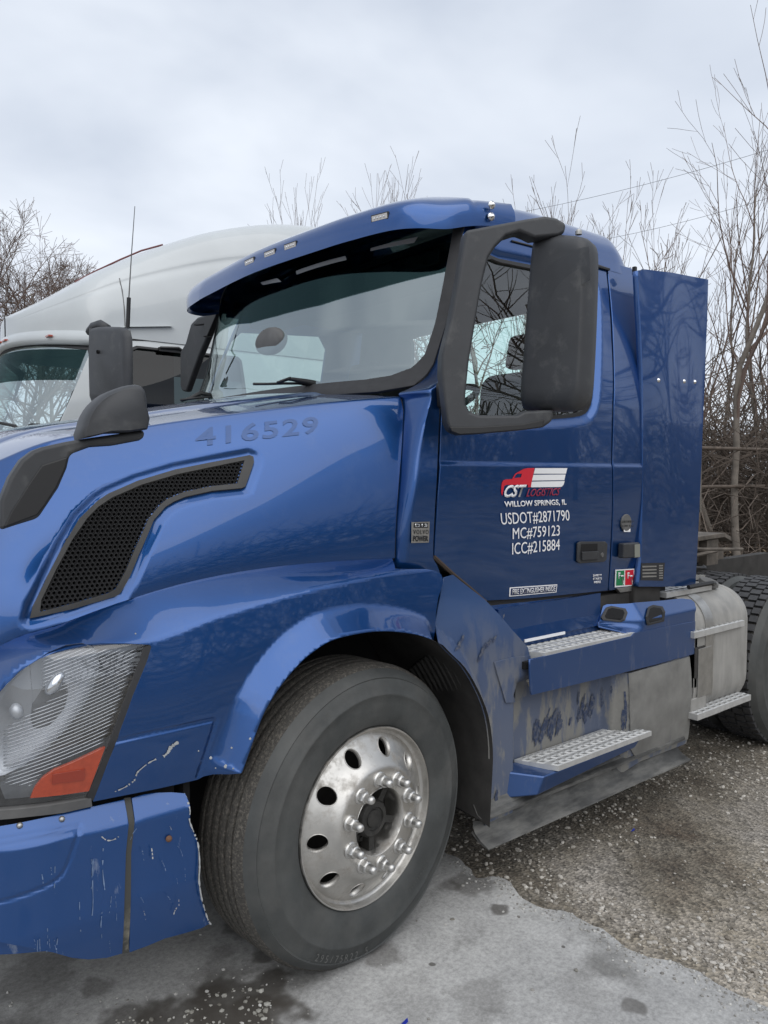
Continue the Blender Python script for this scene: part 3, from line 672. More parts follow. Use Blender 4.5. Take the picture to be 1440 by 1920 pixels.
# cowl between hood and windshield
cw = []
for Y in np.linspace(.27, 2 * YC - .27, 21):
    s = (Y - .26) / (YC - .26) if Y < YC else (2 * YC - .26 - Y) / (YC - .26); s = max(0, min(1, s)); x0 = topx(s); x1 = wsx(Y, 0) + .05
    z0 = hood_top(x0, Y if Y < YC else 2 * YC - Y)
    cw.append([(x0 - .03, Y, z0 - .03), (x0 + .0, Y, z0 - .022), (x1, Y, min(z0 - .02, ZB - .01)), (x1 + .1, Y, ZB - .03)])
loft('cowl', cw, paint, truck)
# ---- interior
cm = atY(507, 640, 1.25); loft('interior_mirror', [[(cm[0] + dx, cm[1] + .13 * k * math.cos(a), cm[2] + .065 * k * math.sin(a)) for a in np.linspace(0, 2 * math.pi, 29)[:-1]] for dx, k in ((-.02, .8), (-.012, .97), (0, 1), (.02, .95))], grey_trim, truck, closed=True, caps=True)
sm_ = mat('seat_cloth', (.02, .022, .025), rough=.9)
def seat(x, y):
    s = MB().box(x, x + .50, y - .25, y + .25, 1.45, 1.62).build('seat', sm_, truck, bevel=.05)
    prism('seat_backrest', [(x + .42, y - .25, 1.6), (x + .54, y - .25, 1.6), (x + .66, y - .22, 2.12), (x + .60, y - .2, 2.18), (x + .54, y - .2, 2.12)], (0, .48, 0), sm_, s, bevel=.04)
    prism('headrest', [(x + .56, y - .13, 2.18), (x + .66, y - .13, 2.18), (x + .69, y - .13, 2.36), (x + .60, y - .13, 2.36)], (0, .26, 0), sm_, s, bevel=.03)
seat(.92, .62); seat(.92, 2.02)
MB().box(.40, .72, .22, 2.42, 1.5, 1.93).build('dashboard', int_m, truck, bevel=.06)
n = 28; mb = MB(); c0 = np.array([.86, .62, 1.95]); ax = Vector((-.5, 0, 1)).normalized(); ua = Vector((1, 0, .5)).normalized(); ub = Vector((0, 1, 0))
mb.tube([tuple(Vector(c0) + ua * .22 * math.cos(2*math.pi*k/n) + ub * .22 * math.sin(2*math.pi*k/n)) for k in range(n + 1)], .016, 8, False)
mb.tube([tuple(Vector(c0) - ub * .2), tuple(Vector(c0)), tuple(Vector(c0) + ub * .2)], .02, 6); mb.build('steering_wheel', int_d, truck, smooth=True)
MB().box(.74, .95, .5, 2.1, 2.50, 2.62).build('overhead_console', int_d, truck, bevel=.02)
mb = MB()
for k, (y, w) in enumerate(((.55, .22), (.85, .2), (1.2, .28), (1.6, .3))): mb.box(.735, .745, y - w/2, y + w/2, 2.54, 2.60)
mb.build('console_papers', int_m, truck)
# far side mirror, seen past the windshield
fm0 = np.array([.78, 2.7, 2.2])
prism('far_mirror', [atP(a, b, fm0, (1, 0, 0)) for a, b in ((337,660),(347,643),(357,607),(370,594),(398,585),(408,583),(372,668),(348,735),(340,733),(337,723))], (.05, 0, 0), plastic, truck, bevel=.015)
prism('far_mirror_bracket', [atP(a, b, fm0 - [.06, 0, 0], (1, 0, 0)) for a, b in ((361,610),(372,597),(392,590),(406,588),(388,630),(380,632),(382,608))], (.04, 0, 0), black, truck, bevel=.006)
# ---- side fairing behind the cab
def fairY(x, z): return .095 - .03 * (x - 1.8) + .02 * max(0, (z - 1.9)) + wavy(x, z, .0022)
fa = [(1196,507),(1210,505),(1260,511),(1328,524),(1326,600),(1322,700),(1318,800),(1314,900),(1309,1000),(1304,1098),(1260,1100),(1197,1100),(1202,1050),(1205,950),(1206,800),(1205,700),(1202,620)]
fairing = skin('side_fairing', hits(fa, fairY, .1), YF(fairY), paint, truck, h=.03, thick=.03, fine=[(lambda x, z: abs(x - 1.79), .06, .013)])
for px, py in ((1235,713),(1283,715),(1303,716)):
    x, z = hit(px, py, fairY); MB().lathe([(0, -.008), (.006, -.006), (.011, -.001), (.012, .004)], (x, fairY(x, z), z), (0, 1, 0), 12).build('rivet', chrome, fairing, smooth=True)
MB().tube([(1.80, .14, 2.62), (2.24, .12, 2.60)], .008).build('fairing_edge', alu_dull, fairing)
skin('far_fairing', [(1.77, 1.1), (2.19, 1.06), (2.25, 2.62), (1.77, 2.62)], lambda x, z: (x, 2 * YC - .11, z), paint, truck, h=.1, thick=.03)
MB().box(1.80, 1.86, .25, .28, 1.0, 2.57).build('fairing_hinge_gap', black, truck)
x, _, z = atY(1193, 503, .17); MB().box(x - .008, x + .01, .17, .19, z - .03, z + .01).build('fairing_hinge', black, truck, bevel=.004)
MB().tube([atY(1299, 960, .45), atY(1300, 800, .45), atY(1303, 620, .45)], .05, 16).build('exhaust_stack', chrome, truck, smooth=True)
# ---- rear fender and skirt
def skY(x, z):
    Y = .055
    rec = sm((x - .80) / .04) * sm((1.50 - x) / .04) * sm((.80 - z) / .03); Y += .06 * rec
    if x > 1.50: Y += -.055 * sm((x - 1.5) / .05) + .35 * (z - .58) ** 2
    Y += .05 * sm((z - .95) / .3)
    d = dB(x, z); w = .07
    if d < w: Y = Y + (-.012 - Y) * (1 - .95 * d / w)
    return Y
sk = [(833,1083),(850,1078),(880,1102),(909,1124),(936,1152),(962,1183),(990,1214),(993,1228),(995,1260),(997,1300),(1040,1291),(1100,1278),(1173,1262),(1240,1245),(1292,1229),(1295,1260),(1296,1300),(1293,1345),(1287,1394),(1200,1428),(1100,1468),(1000,1510),(912,1550)]
sko = hits(sk, skY, .05) + lipB[::-1][:-1] + hits([(819,1180),(820,1150),(826,1120)], skY, .05)
skirt = skin('side_skirt', sko, YF(skY), skirt_m, truck, h=.028, thick=.006, fine=[(dB, .09, .012), (lambda x, z: min(abs(x - .82), abs(x - 1.48), abs(z - .785)) if .78 < x < 1.56 else 9, .03, .012)])
skin('skirt_cover_panel', hits([(925,1241),(960,1232),(992,1229),(994,1260),(996,1301),(970,1309),(946,1317),(940,1295),(930,1262)], skY, .05), YF(skY, -.008), skirt_m, skirt, h=.03, thick=.006)
x, z = hit(961, 1293, skY); MB().box(x - .006, x + .006, skY(x, z) - .011, skY(x, z) - .005, z - .035, z + .035).build('skirt_slot', void, skirt, bevel=.002)
br = [(1176,1262),(1235,1247),(1291,1231),(1294,1260),(1295,1300),(1292,1345),(1288,1385),(1240,1404),(1190,1420),(1178,1400),(1178,1330)]
skin('skirt_barrel', hits(br, skY, .02), YF(skY, -.006), barrel_m, skirt, h=.03, thick=.008)
# bottom flange
rows = []
for x in np.linspace(.575, 2.045, 8):
    w = .0015 * math.sin(x * 9)
    rows.append([(x, .058, .352), (x, .035 + w, .318), (x, .012 + w, .310), (x, .010 + w, .298), (x, .055, .285), (x, .058, .262), (x, .045, .240), (x, .02 + w, .222), (x, -.022 + w, .206), (x, -.024 + w, .201), (x, .03 + w, .210), (x, .07, .235)])
flm = mat('skirt_flange', (.07, .07, .068), rough=.6, metal=.2, var=.4, vscale=10, dirt=dict(col=(.20, .195, .18), lo=.42, hi=.7, scale=9, scl=(.6, 2, 3), amt=.7))
o = loft('skirt_flange', rows, flm, truck, angle=35); o.modifiers.new('s', 'SOLIDIFY').thickness = .004
# ---- steps
def tread(name, x0, x1, y0, y1, z, nx, ny, parent, m=tread_alu, fx=.5, fy=.55, lip=.035, dy=0., skew=0.):
    mb = MB(); cx = (x1 - x0) / nx; cy = (y1 - y0) / ny; T = .004
    def pt(x, y, zz): return (x + skew * (y - y1) , y, zz)
    for i in range(nx):
        for j in range(ny):
            a0, b0 = x0 + i * cx, y0 + j * cy; a1, b1 = a0 + cx, b0 + cy; off = (.18 * cx if j % 2 else -.18 * cx)
            ac, bc = (a0 + a1) / 2 + off, (b0 + b1) / 2; u, v = cx * fx / 2, cy * fy / 2
            vs = [pt(a0, b0, z), pt(a1, b0, z), pt(a1, b1, z), pt(a0, b1, z)] + [pt(ac - u, bc - v, z + .004), pt(ac + u, bc - v, z + .004), pt(ac + u, bc + v, z + .004), pt(ac - u, bc + v, z + .004)]
            vs += [(p[0], p[1], z - .012) for p in vs[4:8]]
            mb.add(vs, [(0,1,5,4), (1,2,6,5), (2,3,7,6), (3,0,4,7), (4,5,9,8), (5,6,10,9), (6,7,11,10), (7,4,8,11)])
    und = MB().add([pt(x0 + .003, y0 + .003, z - .013), pt(x1 - .003, y0 + .003, z - .013), pt(x1 - .003, y1, z - .013), pt(x0 + .003, y1, z - .013)], [(0, 1, 2, 3)])
    # front lip and end lips
    q = [pt(x0, y0, z), pt(x1, y0, z), pt(x1, y1, z), pt(x0, y1, z)]
    for a, b in ((0, 1), (1, 2), (3, 0)):
        A, B = np.array(q[a]), np.array(q[b]); dn = np.array([0, 0, -lip]); mb.add([A, B, B + dn, A + dn], [(0, 1, 2, 3)])
    A, B = np.array(q[0]) + [0, 0, -lip], np.array(q[1]) + [0, 0, -lip]; mb.add([A, B, B + [0, .02, 0], A + [0, .02, 0]], [(0, 1, 2, 3)])
    o = mb.build(name, m, parent); und.build('step_shadow_plate', void, parent); return o
MB().box(.84, 1.48, .03, .14, .845, .875).build('step_void', void, truck)
# upper step box: blue band
def bandY(x, z): return .0 + .03 * sm((z - .93) / .06)
bandp = [(994,1237),(1060,1222),(1120,1208),(1184,1193),(1189,1187),(1220,1181),(1304,1165),(1303,1195),(1302,1226),(1230,1246),(1150,1266),(1060,1288),(997,1303),(995,1270)]
stepb = skin('upper_step_panel', hits(bandp, bandY, 0.), YF(bandY), paint_low, truck, h=.035, thick=.01)
tread('upper_step_tread', .862, 1.505, .004, .135, .905, 15, 5, stepb, skew=-.55)
MB().box(.80, 1.50, .14, .155, .88, 1.08).build('step_back_panel', paint_low, stepb)
prism('step_kick_plate', [(.80, .13, .93), (1.52, .13, .93), (1.47, .16, 1.075), (.72, .16, 1.10)], (0, .01, 0), paint, stepb, bevel=.003)
MB().box(.95, 1.22, .125, .13, .925, .937).build('step_sticker', vinyl_w, stepb)
# battery box cover to the right with two grab cavities
def batY(x, z): return .004 + .75 * max(0, z - .955) + .12 * sm((1.66 - x) / .19) * sm((z - .90) / .04)
bp_ = [(1124,1174),(1127,1150),(1131,1136),(1138,1133),(1190,1130),(1241,1126),(1278,1122),(1296,1124),(1302,1129),(1303,1150),(1303,1165),(1240,1176),(1186,1187),(1178,1188),(1150,1180)]
bb = skin('battery_cover', hits(bp_, batY, .03), YF(batY), paint_low, truck, h=.02, thick=.008, fine=[(lambda x, z: min(abs(z - .955), abs(x - 1.66)), .02, .01)])
MB().box(1.50, 2.07, .15, .9, .95, 1.06).build('battery_box', under, bb)
def pocket(pts, depth, name='grab_recess'):
    P = [np.array(p) for p in pts]; n = len(P); c = sum(P) / n; nn = np.cross(P[1] - P[0], P[2] - P[0]); nn /= np.linalg.norm(nn)
    if nn[1] > 0: nn = -nn
    fr_ = [p + nn * .006 for p in P]; inn = [c + (p - c) * .88 + nn * .007 for p in P]; deep = [c + (p - c) * .75 - nn * -.0005 + nn * .0065 for p in P]
    vs = fr_ + inn + deep; fs = [(i, (i+1)%n, n+(i+1)%n, n+i) for i in range(n)] + [(n+i, n+(i+1)%n, 2*n+(i+1)%n, 2*n+i) for i in range(n)]
    meshobj(name + '_rim', vs, fs, black, bb, smooth=False); meshobj(name, deep, [tuple(range(n))], void, bb)
def PB(a, b): x_, z_ = hit(a, b, batY, .05); return np.array([x_, batY(x_, z_) - .002, z_])
pocket([PB(a, b) for a, b in ((1126,1158),(1135,1140),(1145,1137),(1172,1142),(1176,1150),(1171,1164),(1163,1168),(1130,1164))], .05)
pocket([PB(a, b) for a, b in ((1208,1158),(1213,1139),(1222,1135),(1240,1138),(1245,1148),(1243,1166),(1213,1174),(1210,1170))], .05)
# sill under the door
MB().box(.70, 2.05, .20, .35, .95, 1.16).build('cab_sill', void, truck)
MB().box(1.75, 1.98, .12, .3, .98, 1.14).build('sill_bracket', under, truck, bevel=.01)
# lower step
ls = prism('lower_step_box', [(.735, .07, .475), (.865, -.048, .415), (.845, -.040, .315), (.745, .06, .315)], (.0, .0, .0001), skirt_m, None) if False else None
vsx = [(.735,.11,.435),(.87,-.05,.422),(1.55,-.05,.425),(1.63,.10,.450),(.74,.08,.32),(.845,-.035,.345),(1.53,-.035,.385),(1.60,.06,.40)]
lsb = meshobj('lower_step_box', vsx, [(0,1,2,3),(0,4,5,1),(1,5,6,2),(2,6,7,3),(4,7,6,5),(0,3,7,4)], paint_low, truck, bevel=.008)
tread('lower_step_tread', .865, 1.545, -.055, .105, .447, 15, 6, lsb, skew=-.55, lip=.022)
# edge moulding along the skirt below the step
# ---- small things on the cab side
vd_ = .004
def S3(px, py, f=cabY, off=-.004): x, z = hit(px, py, f); return np.array([x, f(x, z) + off, z])
def text(s, bl, br, tl, m, parent, name='lettering', f=doorY, off=-.0042, bold=0., shear=0., space=1., thick=.0006, **k):
    cu = bpy.data.curves.new(name, 'FONT'); cu.body = s; cu.size = 1; cu.offset = bold; cu.shear = shear; cu.space_character = space; cu.resolution_u = 3
    to = bpy.data.objects.new('t', cu); C.objects.link(to); dg = bpy.context.evaluated_depsgraph_get(); me = bpy.data.meshes.new_from_object(to.evaluated_get(dg)); bpy.data.objects.remove(to)
    bq = bmesh.new(); bq.from_mesh(me); bmesh.ops.triangulate(bq, faces=bq.faces[:])
    if name == 'ghost_number':
        for q_ in range(3): bmesh.ops.subdivide_edges(bq, edges=[e_ for e_ in bq.edges if e_.calc_length() > .08], cuts=1, use_grid_fill=False); bmesh.ops.triangulate(bq, faces=bq.faces[:])
    bq.to_mesh(me); bq.free()
    co = np.array([v.co[:] for v in me.vertices]); x0, x1 = co[:, 0].min(), co[:, 0].max(); y0, y1 = co[:, 1].min(), co[:, 1].max()
    if f is None: A, B, D = (np.array(q, float) for q in (bl, br, tl))
    else: A, B, D = (S3(*q, f, off) for q in (bl, br, tl))
    bl_px, br_px, tl_px = bl, br, tl
    for v in me.vertices:
        u = (v.co[0] - x0) / (x1 - x0); w = (v.co[1] - y0) / (y1 - y0); p = A + (B - A) * u + (D - A) * w
        if f is not None: p[1] = f(p[0], p[2]) + off
        v.co = p
    me.update(); o = link(name, me, m, parent, **k)
    if name == 'ghost_number': return o
    so_ = o.modifiers.new('s', 'SOLIDIFY'); so_.thickness = thick; so_.offset = 0; return o
def decal(name, px, m, parent, f=doorY, off=-.0025, holes=(), **k): return skin(name, hits(px, f), YF(f, off), m, parent, holes=[hits(q, f) for q in holes], h=.04, thick=.0008, **k)
# company logo
zx = lambda q: [(900 + a / 6.855, 850 + b / 6.855) for a, b in q]
decal('logo_truck', zx([(268,500),(270,430),(280,370),(300,345),(330,335),(410,330),(430,290),(450,262),(490,238),(560,200),(610,190),(695,188),(645,435),(610,437),(612,405),(330,405),(305,420),(290,500),(280,545)]), vinyl_r, door, holes=[zx([(432,318),(455,275),(475,262),(535,262),(520,310)])])
decal('logo_panel', zx([(705,190),(1117,190),(1098,262),(685,262)]), vinyl_w, door); decal('logo_panel', zx([(682,276),(1094,272),(1078,345),(663,350)]), vinyl_w, door)
decal('logo_panel', zx([(660,364),(1082,356),(1070,400),(1050,425),(1030,432),(650,436)]), vinyl_w, door)
text('CST', (942.0,933.2), (982,931.5), (946,909.5), vinyl_w, door, bold=.035, shear=.25, off=-.006)
text('LOGISTICS', (985,931.5), (1047,929), (988,916.5), vinyl_r2, door, bold=.012, shear=.25)
text('WILLOW SPRINGS, IL', (945,953), (1061,948), (944,940), vinyl_w, door, bold=.022)
text('USDOT#2871790', (939,986), (1067,978), (937,962), vinyl_w, door, bold=.0)
text('MC#759123', (960,1013), (1048,1006), (960,990), vinyl_w, door, bold=.0)
text('ICC#215884', (959,1042), (1048,1033), (959,1018), vinyl_w, door, bold=.0)
decal('sign_frame', [(954,1118.5),(955,1101.5),(1044,1095.5),(1042.5,1110.5)], vinyl_w, door)
decal('sign_field', [(956,1116.5),(957,1103.2),(1042.3,1097.5),(1041,1109)], mat('sign_blue', (.02, .03, .09), rough=.4), door, off=-.004)
text('FIRE EXTINGUISHER INSIDE', (959,1114.5), (1039.5,1107.7), (959.5,1104.6), vinyl_w, door, bold=.006, off=-.0055)
for i, s in enumerate(('SAFETY', 'STARTS', 'HERE')):
    dx = 2 if i == 2 else 0
    text(s, (1110.5 + dx,1081.2 + i * 6.2), (1127 - dx,1080.4 + i * 6.2), (1110.5 + dx,1077 + i * 6.2), vinyl_w, door, bold=.03)
# ghost number left on the hood
ghost = mat('sun_faded_paint', (.0055, .046, .165), rough=.40, metal=.75, coat=.9)
def F_g(px, py): return hit(px, py, hoodY, .3)
text('416529', (366,838), (596,812), (366,803), ghost, hood, name='ghost_number', f=hoodY, off=-.0020, bold=.02, space=1.12, thick=.0002)
# engine badge
bd_ = decal('engine_badge', [(769.5,1018),(770.5,979),(804,978),(802.5,1017)], alu_dull, truck, f=cornY, off=-.005)
decal('badge_field', [(774,989.5),(774.5,980.5),(800.5,980.5),(800,989.5)], int_d, bd_, f=cornY, off=-.0065)
text('D13', (776,988), (799,988), (776,982), chrome, bd_, f=cornY, off=-.0075, bold=.02)
text('VOLVO', (773,1001.5), (801.5,1001.5), (773,993), int_d, bd_, f=cornY, off=-.0065, space=1.3)
text('POWER', (772.5,1015), (801,1015), (772.5,1004), int_d, bd_, f=cornY, off=-.0065, bold=.03)
# door handle
hx = [S3(*q) for q in ((1078,1052),(1079,1018),(1084,1015),(1131,1015),(1135,1019),(1133,1049),(1129,1053),(1083,1056))]
hd = prism('door_handle', hx, (0, -.010, 0), plastic, truck, bevel=.004)
prism('handle_recess', [S3(a, b, cabY, -.0145) for a, b in ((1084,1034),(1085,1020),(1115,1019),(1115,1032))], (0, -.001, 0), void, hd, bevel=0)
prism('handle_paddle', [S3(a, b, cabY, -.014) for a, b in ((1084,1050),(1084,1034),(1115,1033),(1114,1048))], (0, -.010, 0), plastic, hd, bevel=.003)
MB().lathe([(0, -.004), (.010, -.004), (.012, 0)], S3(1124, 1040, cabY, -.014), (0, 1, 0), 14).build('key_lock', grey_trim, hd)
# round badge, lamp, green and red sticker, rating plate
x, z = hit(1172, 980, rearY); rb = MB().lathe([(0, -.004), (.038, -.004), (.041, -.001), (.041, .004)], (x, rearY(x, z) - .006, z), (0, 1, 0), 28).build('round_badge', grey_trim, truck, label='round grey worn emblem')
text('CERTIFIED', (1160,980), (1184,979.5), (1160,976), int_d, rb, f=rearY, off=-.0115); text('CLEAN IDLE', (1160,988), (1184,987.5), (1160,984), int_d, rb, f=rearY, off=-.0115)
decal('badge_mark', [(1166,997),(1166,991),(1178,991),(1178,997)], vinyl_w, rb, f=rearY, off=-.0115)
lamp = prism('side_marker_lamp', [S3(a, b, rearY) for a, b in ((1156,1046),(1157,1018),(1187,1016),(1189,1044))], (0, -.035, 0), plastic, truck, bevel=.008, seg=3)
decal('marker_lens', [(1176,1044),(1176,1020),(1186,1019),(1186,1043)], mat('dusty_lens', (.22, .23, .20), rough=.4), lamp, f=rearY, off=-.041)
pl = prism('permit_sticker', [S3(a, b, rearY) for a, b in ((1151,1101),(1152,1068),(1187,1066),(1186,1098))], (0, -.003, 0), vinyl_w, truck, bevel=0)
decal('green_half', [(1152.5,1098),(1153.5,1070),(1168,1069.3),(1167.5,1097)], mat('sticker_green', (.01, .20, .07), rough=.5), pl, f=rearY, off=-.008)
decal('red_half', [(1169.5,1097),(1170,1069),(1185.5,1068),(1184.7,1096)], vinyl_r, pl, f=rearY, off=-.008)
for i, x_ in enumerate((1154.5, 1171.5)):
    text('F', (x_ + 2,1085), (x_ + 6,1085), (x_ + 2,1073), vinyl_w, pl, f=rearY, off=-.0095, bold=.03); text('T', (x_ + 7,1092), (x_ + 11.5,1092), (x_ + 7,1078), vinyl_w, pl, f=rearY, off=-.0095, bold=.03); text('A', (x_ + 10,1097), (x_ + 13,1097), (x_ + 10,1087), vinyl_w, pl, f=rearY, off=-.0095)
prism('sticker_bracket', [S3(a, b, rearY, -.01) for a, b in ((1153,1103),(1185,1099),(1182,1108),(1160,1111))], (0, .02, 0), alu_dull, truck, bevel=.002)
rp = decal('rating_plate', [(1201,1088),(1202,1056),(1246,1055),(1243,1089)], int_d, truck, f=fairY, off=-.002)
for k in range(4): decal('plate_line', [(1204,1064 + k * 6.2),(1204,1061 + k * 6.2),(1230,1060.5 + k * 6.2),(1230,1063 + k * 6.2)], alu_dull, rp, f=fairY, off=-.003)
for k in range(6): decal('plate_line', [(1235,1062 + k * 4.6),(1235,1059.5 + k * 4.6),(1242,1059.2 + k * 4.6),(1242,1061.7 + k * 4.6)], alu_dull, rp, f=fairY, off=-.003)
# black latch at the pillar foot
prism('pillar_latch', [S3(a, b, cornY, -.002) for a, b in ((817,760),(815,722),(820,714),(838,716),(836,766),(820,767))], (0, -.03, 0), black, truck, bevel=.008)
# ---- west-coast mirror: bracket and head
p0 = np.array([.40, -.03, 2.2]); dirv = np.array([.40, -.22, 0]); nrm = np.array([.22, .40, 0]) / math.hypot(.22, .4)
bo = [(874,432),(880,430),(985,410),(1023,404),(1045,408),(1063,419),(1060,436),(1048,442),(1002,446),(990,440),(975,434),(950,442),(930,462),(917,482),(905,530),(893,600),(880,680),(874,740),(874,757),(882,772),(900,778),(970,778),(985,770),(1041,768),(1036,790),(1020,801),(980,806),(900,813),(862,815),(845,808),(838,792),(834,755),(828,700),(829,665),(845,600),(860,520)]
BP = [atP(a, b, p0, nrm) for a, b in bo]
mirror = empty('wing_mirror', (.6, 0, 2.1), truck)
prism('mirror_bracket', [p for p in BP], nrm * .075, plastic, mirror, bevel=.022, seg=4)
prism('bracket_lower_shade', [atP(a, b, p0 - nrm * .004, nrm) for a, b in ((843,800),(900,800),(980,795),(1022,786),(1018,801),(980,806),(900,813),(862,815),(847,809))], nrm * .05, black, mirror, bevel=.004)
hp0 = np.array([.70, -.06, 2.1]); hn = np.array([1, .12, 0]) / math.hypot(1, .12)
ho = [(1002,448),(1010,441),(1030,438),(1090,441),(1106,446),(1114,456),(1117,480),(1116,540),(1112,640),(1107,720),(1102,748),(1092,762),(1074,769),(1000,769),(980,766),(974,756),(974,735),(979,680),(986,600),(993,520),(998,470)]
ho = [(a - (a - 975) / 142 * 17, b) for a, b in ho]
def hring(s, sx, off):
    c = np.array([1037., 605.]); return [atP(c[0] + (a - c[0]) * s + sx, c[1] + (b - c[1]) * s, hp0, hn) + hn * off for a, b in ho]
rings = [hring(.80, 6, -.020), hring(.88, 3, -.017), hring(.95, 1, -.006), hring(1., 0, .014), hring(1.01, 0, .05), hring(.99, 0, .085), hring(.94, 0, .095), hring(.92, 0, .085)]
rr2 = []
for r in rings: rr2.append(catmull([tuple(p) for p in r], 2, True))
hm = loft('mirror_housing', rr2, plastic, mirror, closed=True, caps=True, angle=60)
loft('mirror_facet', [catmull([tuple(atP(a, b, hp0 - hn * .018, hn)) for a, b in ((1008,560),(1012,525),(1026,497),(1050,480),(1085,466),(1104,462))], 3), catmull([tuple(atP(a, b, hp0 - hn * .0225, hn)) for a, b in ((1012,566),(1017,530),(1031,503),(1054,486),(1086,472),(1105,470))], 3), catmull([tuple(atP(a, b, hp0 - hn * .0175, hn)) for a, b in ((1030,640),(1045,600),(1060,570),(1075,550),(1090,535),(1107,525))], 3)], plastic, mirror)
prism('mirror_glass', hring(.90, 0, .088), hn * .003, chrome, mirror, bevel=0)
MB().lathe([(0, 0), (.012, 0), (.012, .012), (.008, .018)], atP(1085, 440, hp0 + hn * .04, hn), (0, 0, 1), 10).build('mirror_knob', alu_dull, mirror)
# ---- hood mirror on its arm
hm_ = empty('hood_mirror', (-.9, .2, 1.7), truck)
q0 = np.array([-.88, .02, 1.8]); qn = np.array([.12, 1, 0]) / math.hypot(.12, 1)
def Q(px, py, o=0.): return atP(px, py, q0, qn) + qn * o
hs_ = [(148,824),(151,800),(158,778),(172,757),(195,738),(225,726),(250,722),(263,726),(269,738),(272,765),(273,806),(200,812)]
def mring(s, off, dx=0): c = np.array([212., 790.]); return catmull([tuple(Q(c[0] + (a - c[0]) * s + dx, c[1] + (b - c[1]) * s, off)) for a, b in hs_], 2, True)
loft('mirror_shell', [mring(.86, -.045), mring(.95, -.035), mring(1., -.01), mring(1., .06), mring(.95, .085), mring(.85, .09)], plastic, hm_, closed=True, caps=True, angle=55)
arm = [(0,995),(0,940),(18,895),(40,862),(62,845),(80,838),(125,828),(148,824),(272,806),(272,820),(262,826),(215,835),(170,838),(132,852),(126,878),(110,915),(88,948),(72,972),(30,985)]
prism('mirror_arm', [Q(a, b, .0) for a, b in arm], qn * .07, plastic, hm_, bevel=.014, seg=3)
prism('arm_inner_face', [Q(a, b, -.003) for a, b in ((78,872),(128,856),(122,880),(106,914),(84,948),(70,966),(6,990),(20,960),(55,905))], qn * .03, black, hm_, bevel=.004)

# ---- scratches, chips and wiped dust
chip_m = mat('bare_chipped_primer', (.36, .37, .37), rough=.85, var=.3, vscale=60); scr_m = mat('dull_scratch', (.12, .18, .30), rough=.7, var=.3, vscale=40)
def scratch(name, pts, w, f, m, parent, seed=0, gaps=0.):
    rg = np.random.default_rng(seed); P = catmull(pts, 5); mb = MB(); prev = None
    for i, q in enumerate(P):
        x, z = hit(q[0], q[1], f, .05); ww = w * (.35 + 1.1 * rg.random()); n_ = np.array(P[min(i + 1, len(P) - 1)]) - np.array(P[max(i - 1, 0)]); n_ = np.array([-n_[1], n_[0]]) / (np.linalg.norm(n_) + 1e-9)
        a = hit(q[0] + n_[0] * ww, q[1] + n_[1] * ww, f, .05); b = hit(q[0] - n_[0] * ww, q[1] - n_[1] * ww, f, .05); cur = [(a[0], f(*a) - .0022, a[1]), (b[0], f(*b) - .0022, b[1])]
        if prev and rg.random() > gaps: mb.add(prev + cur[::-1], [(0, 1, 2, 3)])
        prev = cur
    return mb.build(name, m, parent)
scratch('paint_scratch', [(215,1484),(233,1476),(245,1468),(252,1462),(256,1450),(262,1443),(277,1431),(290,1424),(299,1420)], 1.3, fenY2, chip_m, fender, 3, .35)
scratch('paint_scratch', [(306,1418),(314,1411),(319,1402),(326,1396),(334,1391)], 2.6, fenY2, chip_m, fender, 4)
for k, (a, b, r) in enumerate(((395,1421,2.2),(434,1402,1.4),(469,1385,1.8),(423,1437,2.8),(437,1441,1.2),(404,1440,1.0),(254,1188,1.1),(372,1408,1.0),(318,1400,1.2))):
    x, z = hit(a, b, fenY2, .0); MB().lathe([(0, -.0018), (r * .0018, -.0014), (r * .0022, .001)], (x, fenY2(x, z) - .001, z), (0, 1, 0), 7).build('paint_chip', chip_m, fender)
tornp = [(346,1487),(352,1500),(357,1520),(356,1538),(364,1560),(371,1578),(374,1600),(375,1625),(374,1650),(378,1680),(384,1703),(390,1722),(396,1733)]
bend = [o for o in bpy.data.objects if o.name == 'bumper_end'][0]
scratch('torn_edge', [(a - 1.2, b) for a, b in tornp], 1.3, bumY, chip_m, bend, 6, .15)
rs_ = np.random.default_rng(12)
for k in range(16):
    a = rs_.uniform(60, 225); b = rs_.uniform(1590, 1770); l = rs_.uniform(12, 60); scratch('paint_scratch', [(a, b), (a + rs_.normal(0, 1.5), b + l / 2), (a + rs_.normal(0, 2.5), min(b + l, 1785))], rs_.uniform(.35, .9), bumY, scr_m, bumper, 30 + k, .45)
for k in range(14):
    a = rs_.uniform(255, 365); b = rs_.uniform(1540, 1720); l = rs_.uniform(6, 26); an = rs_.uniform(0, 3); scratch('paint_scratch', [(a, b), (a + l * math.cos(an) * .4, b + l / 2), (a + l * math.cos(an) * .6, b + l)], rs_.uniform(.4, 1.0), bumY, scr_m if k % 3 else chip_m, bend, 60 + k, .4)
scratch('paint_scratch', [(190,1568),(200,1575),(212,1574),(222,1568)], 1.2, bumY, chip_m, bumper, 90, .2)
scratch('paint_scratch', [(174,1610),(173,1650),(174,1690),(172,1720)], 1.0, bumY, scr_m, bumper, 91, .2); scratch('paint_scratch', [(193,1590),(192,1630),(196,1668)], 1.4, bumY, scr_m, bumper, 92, .3)
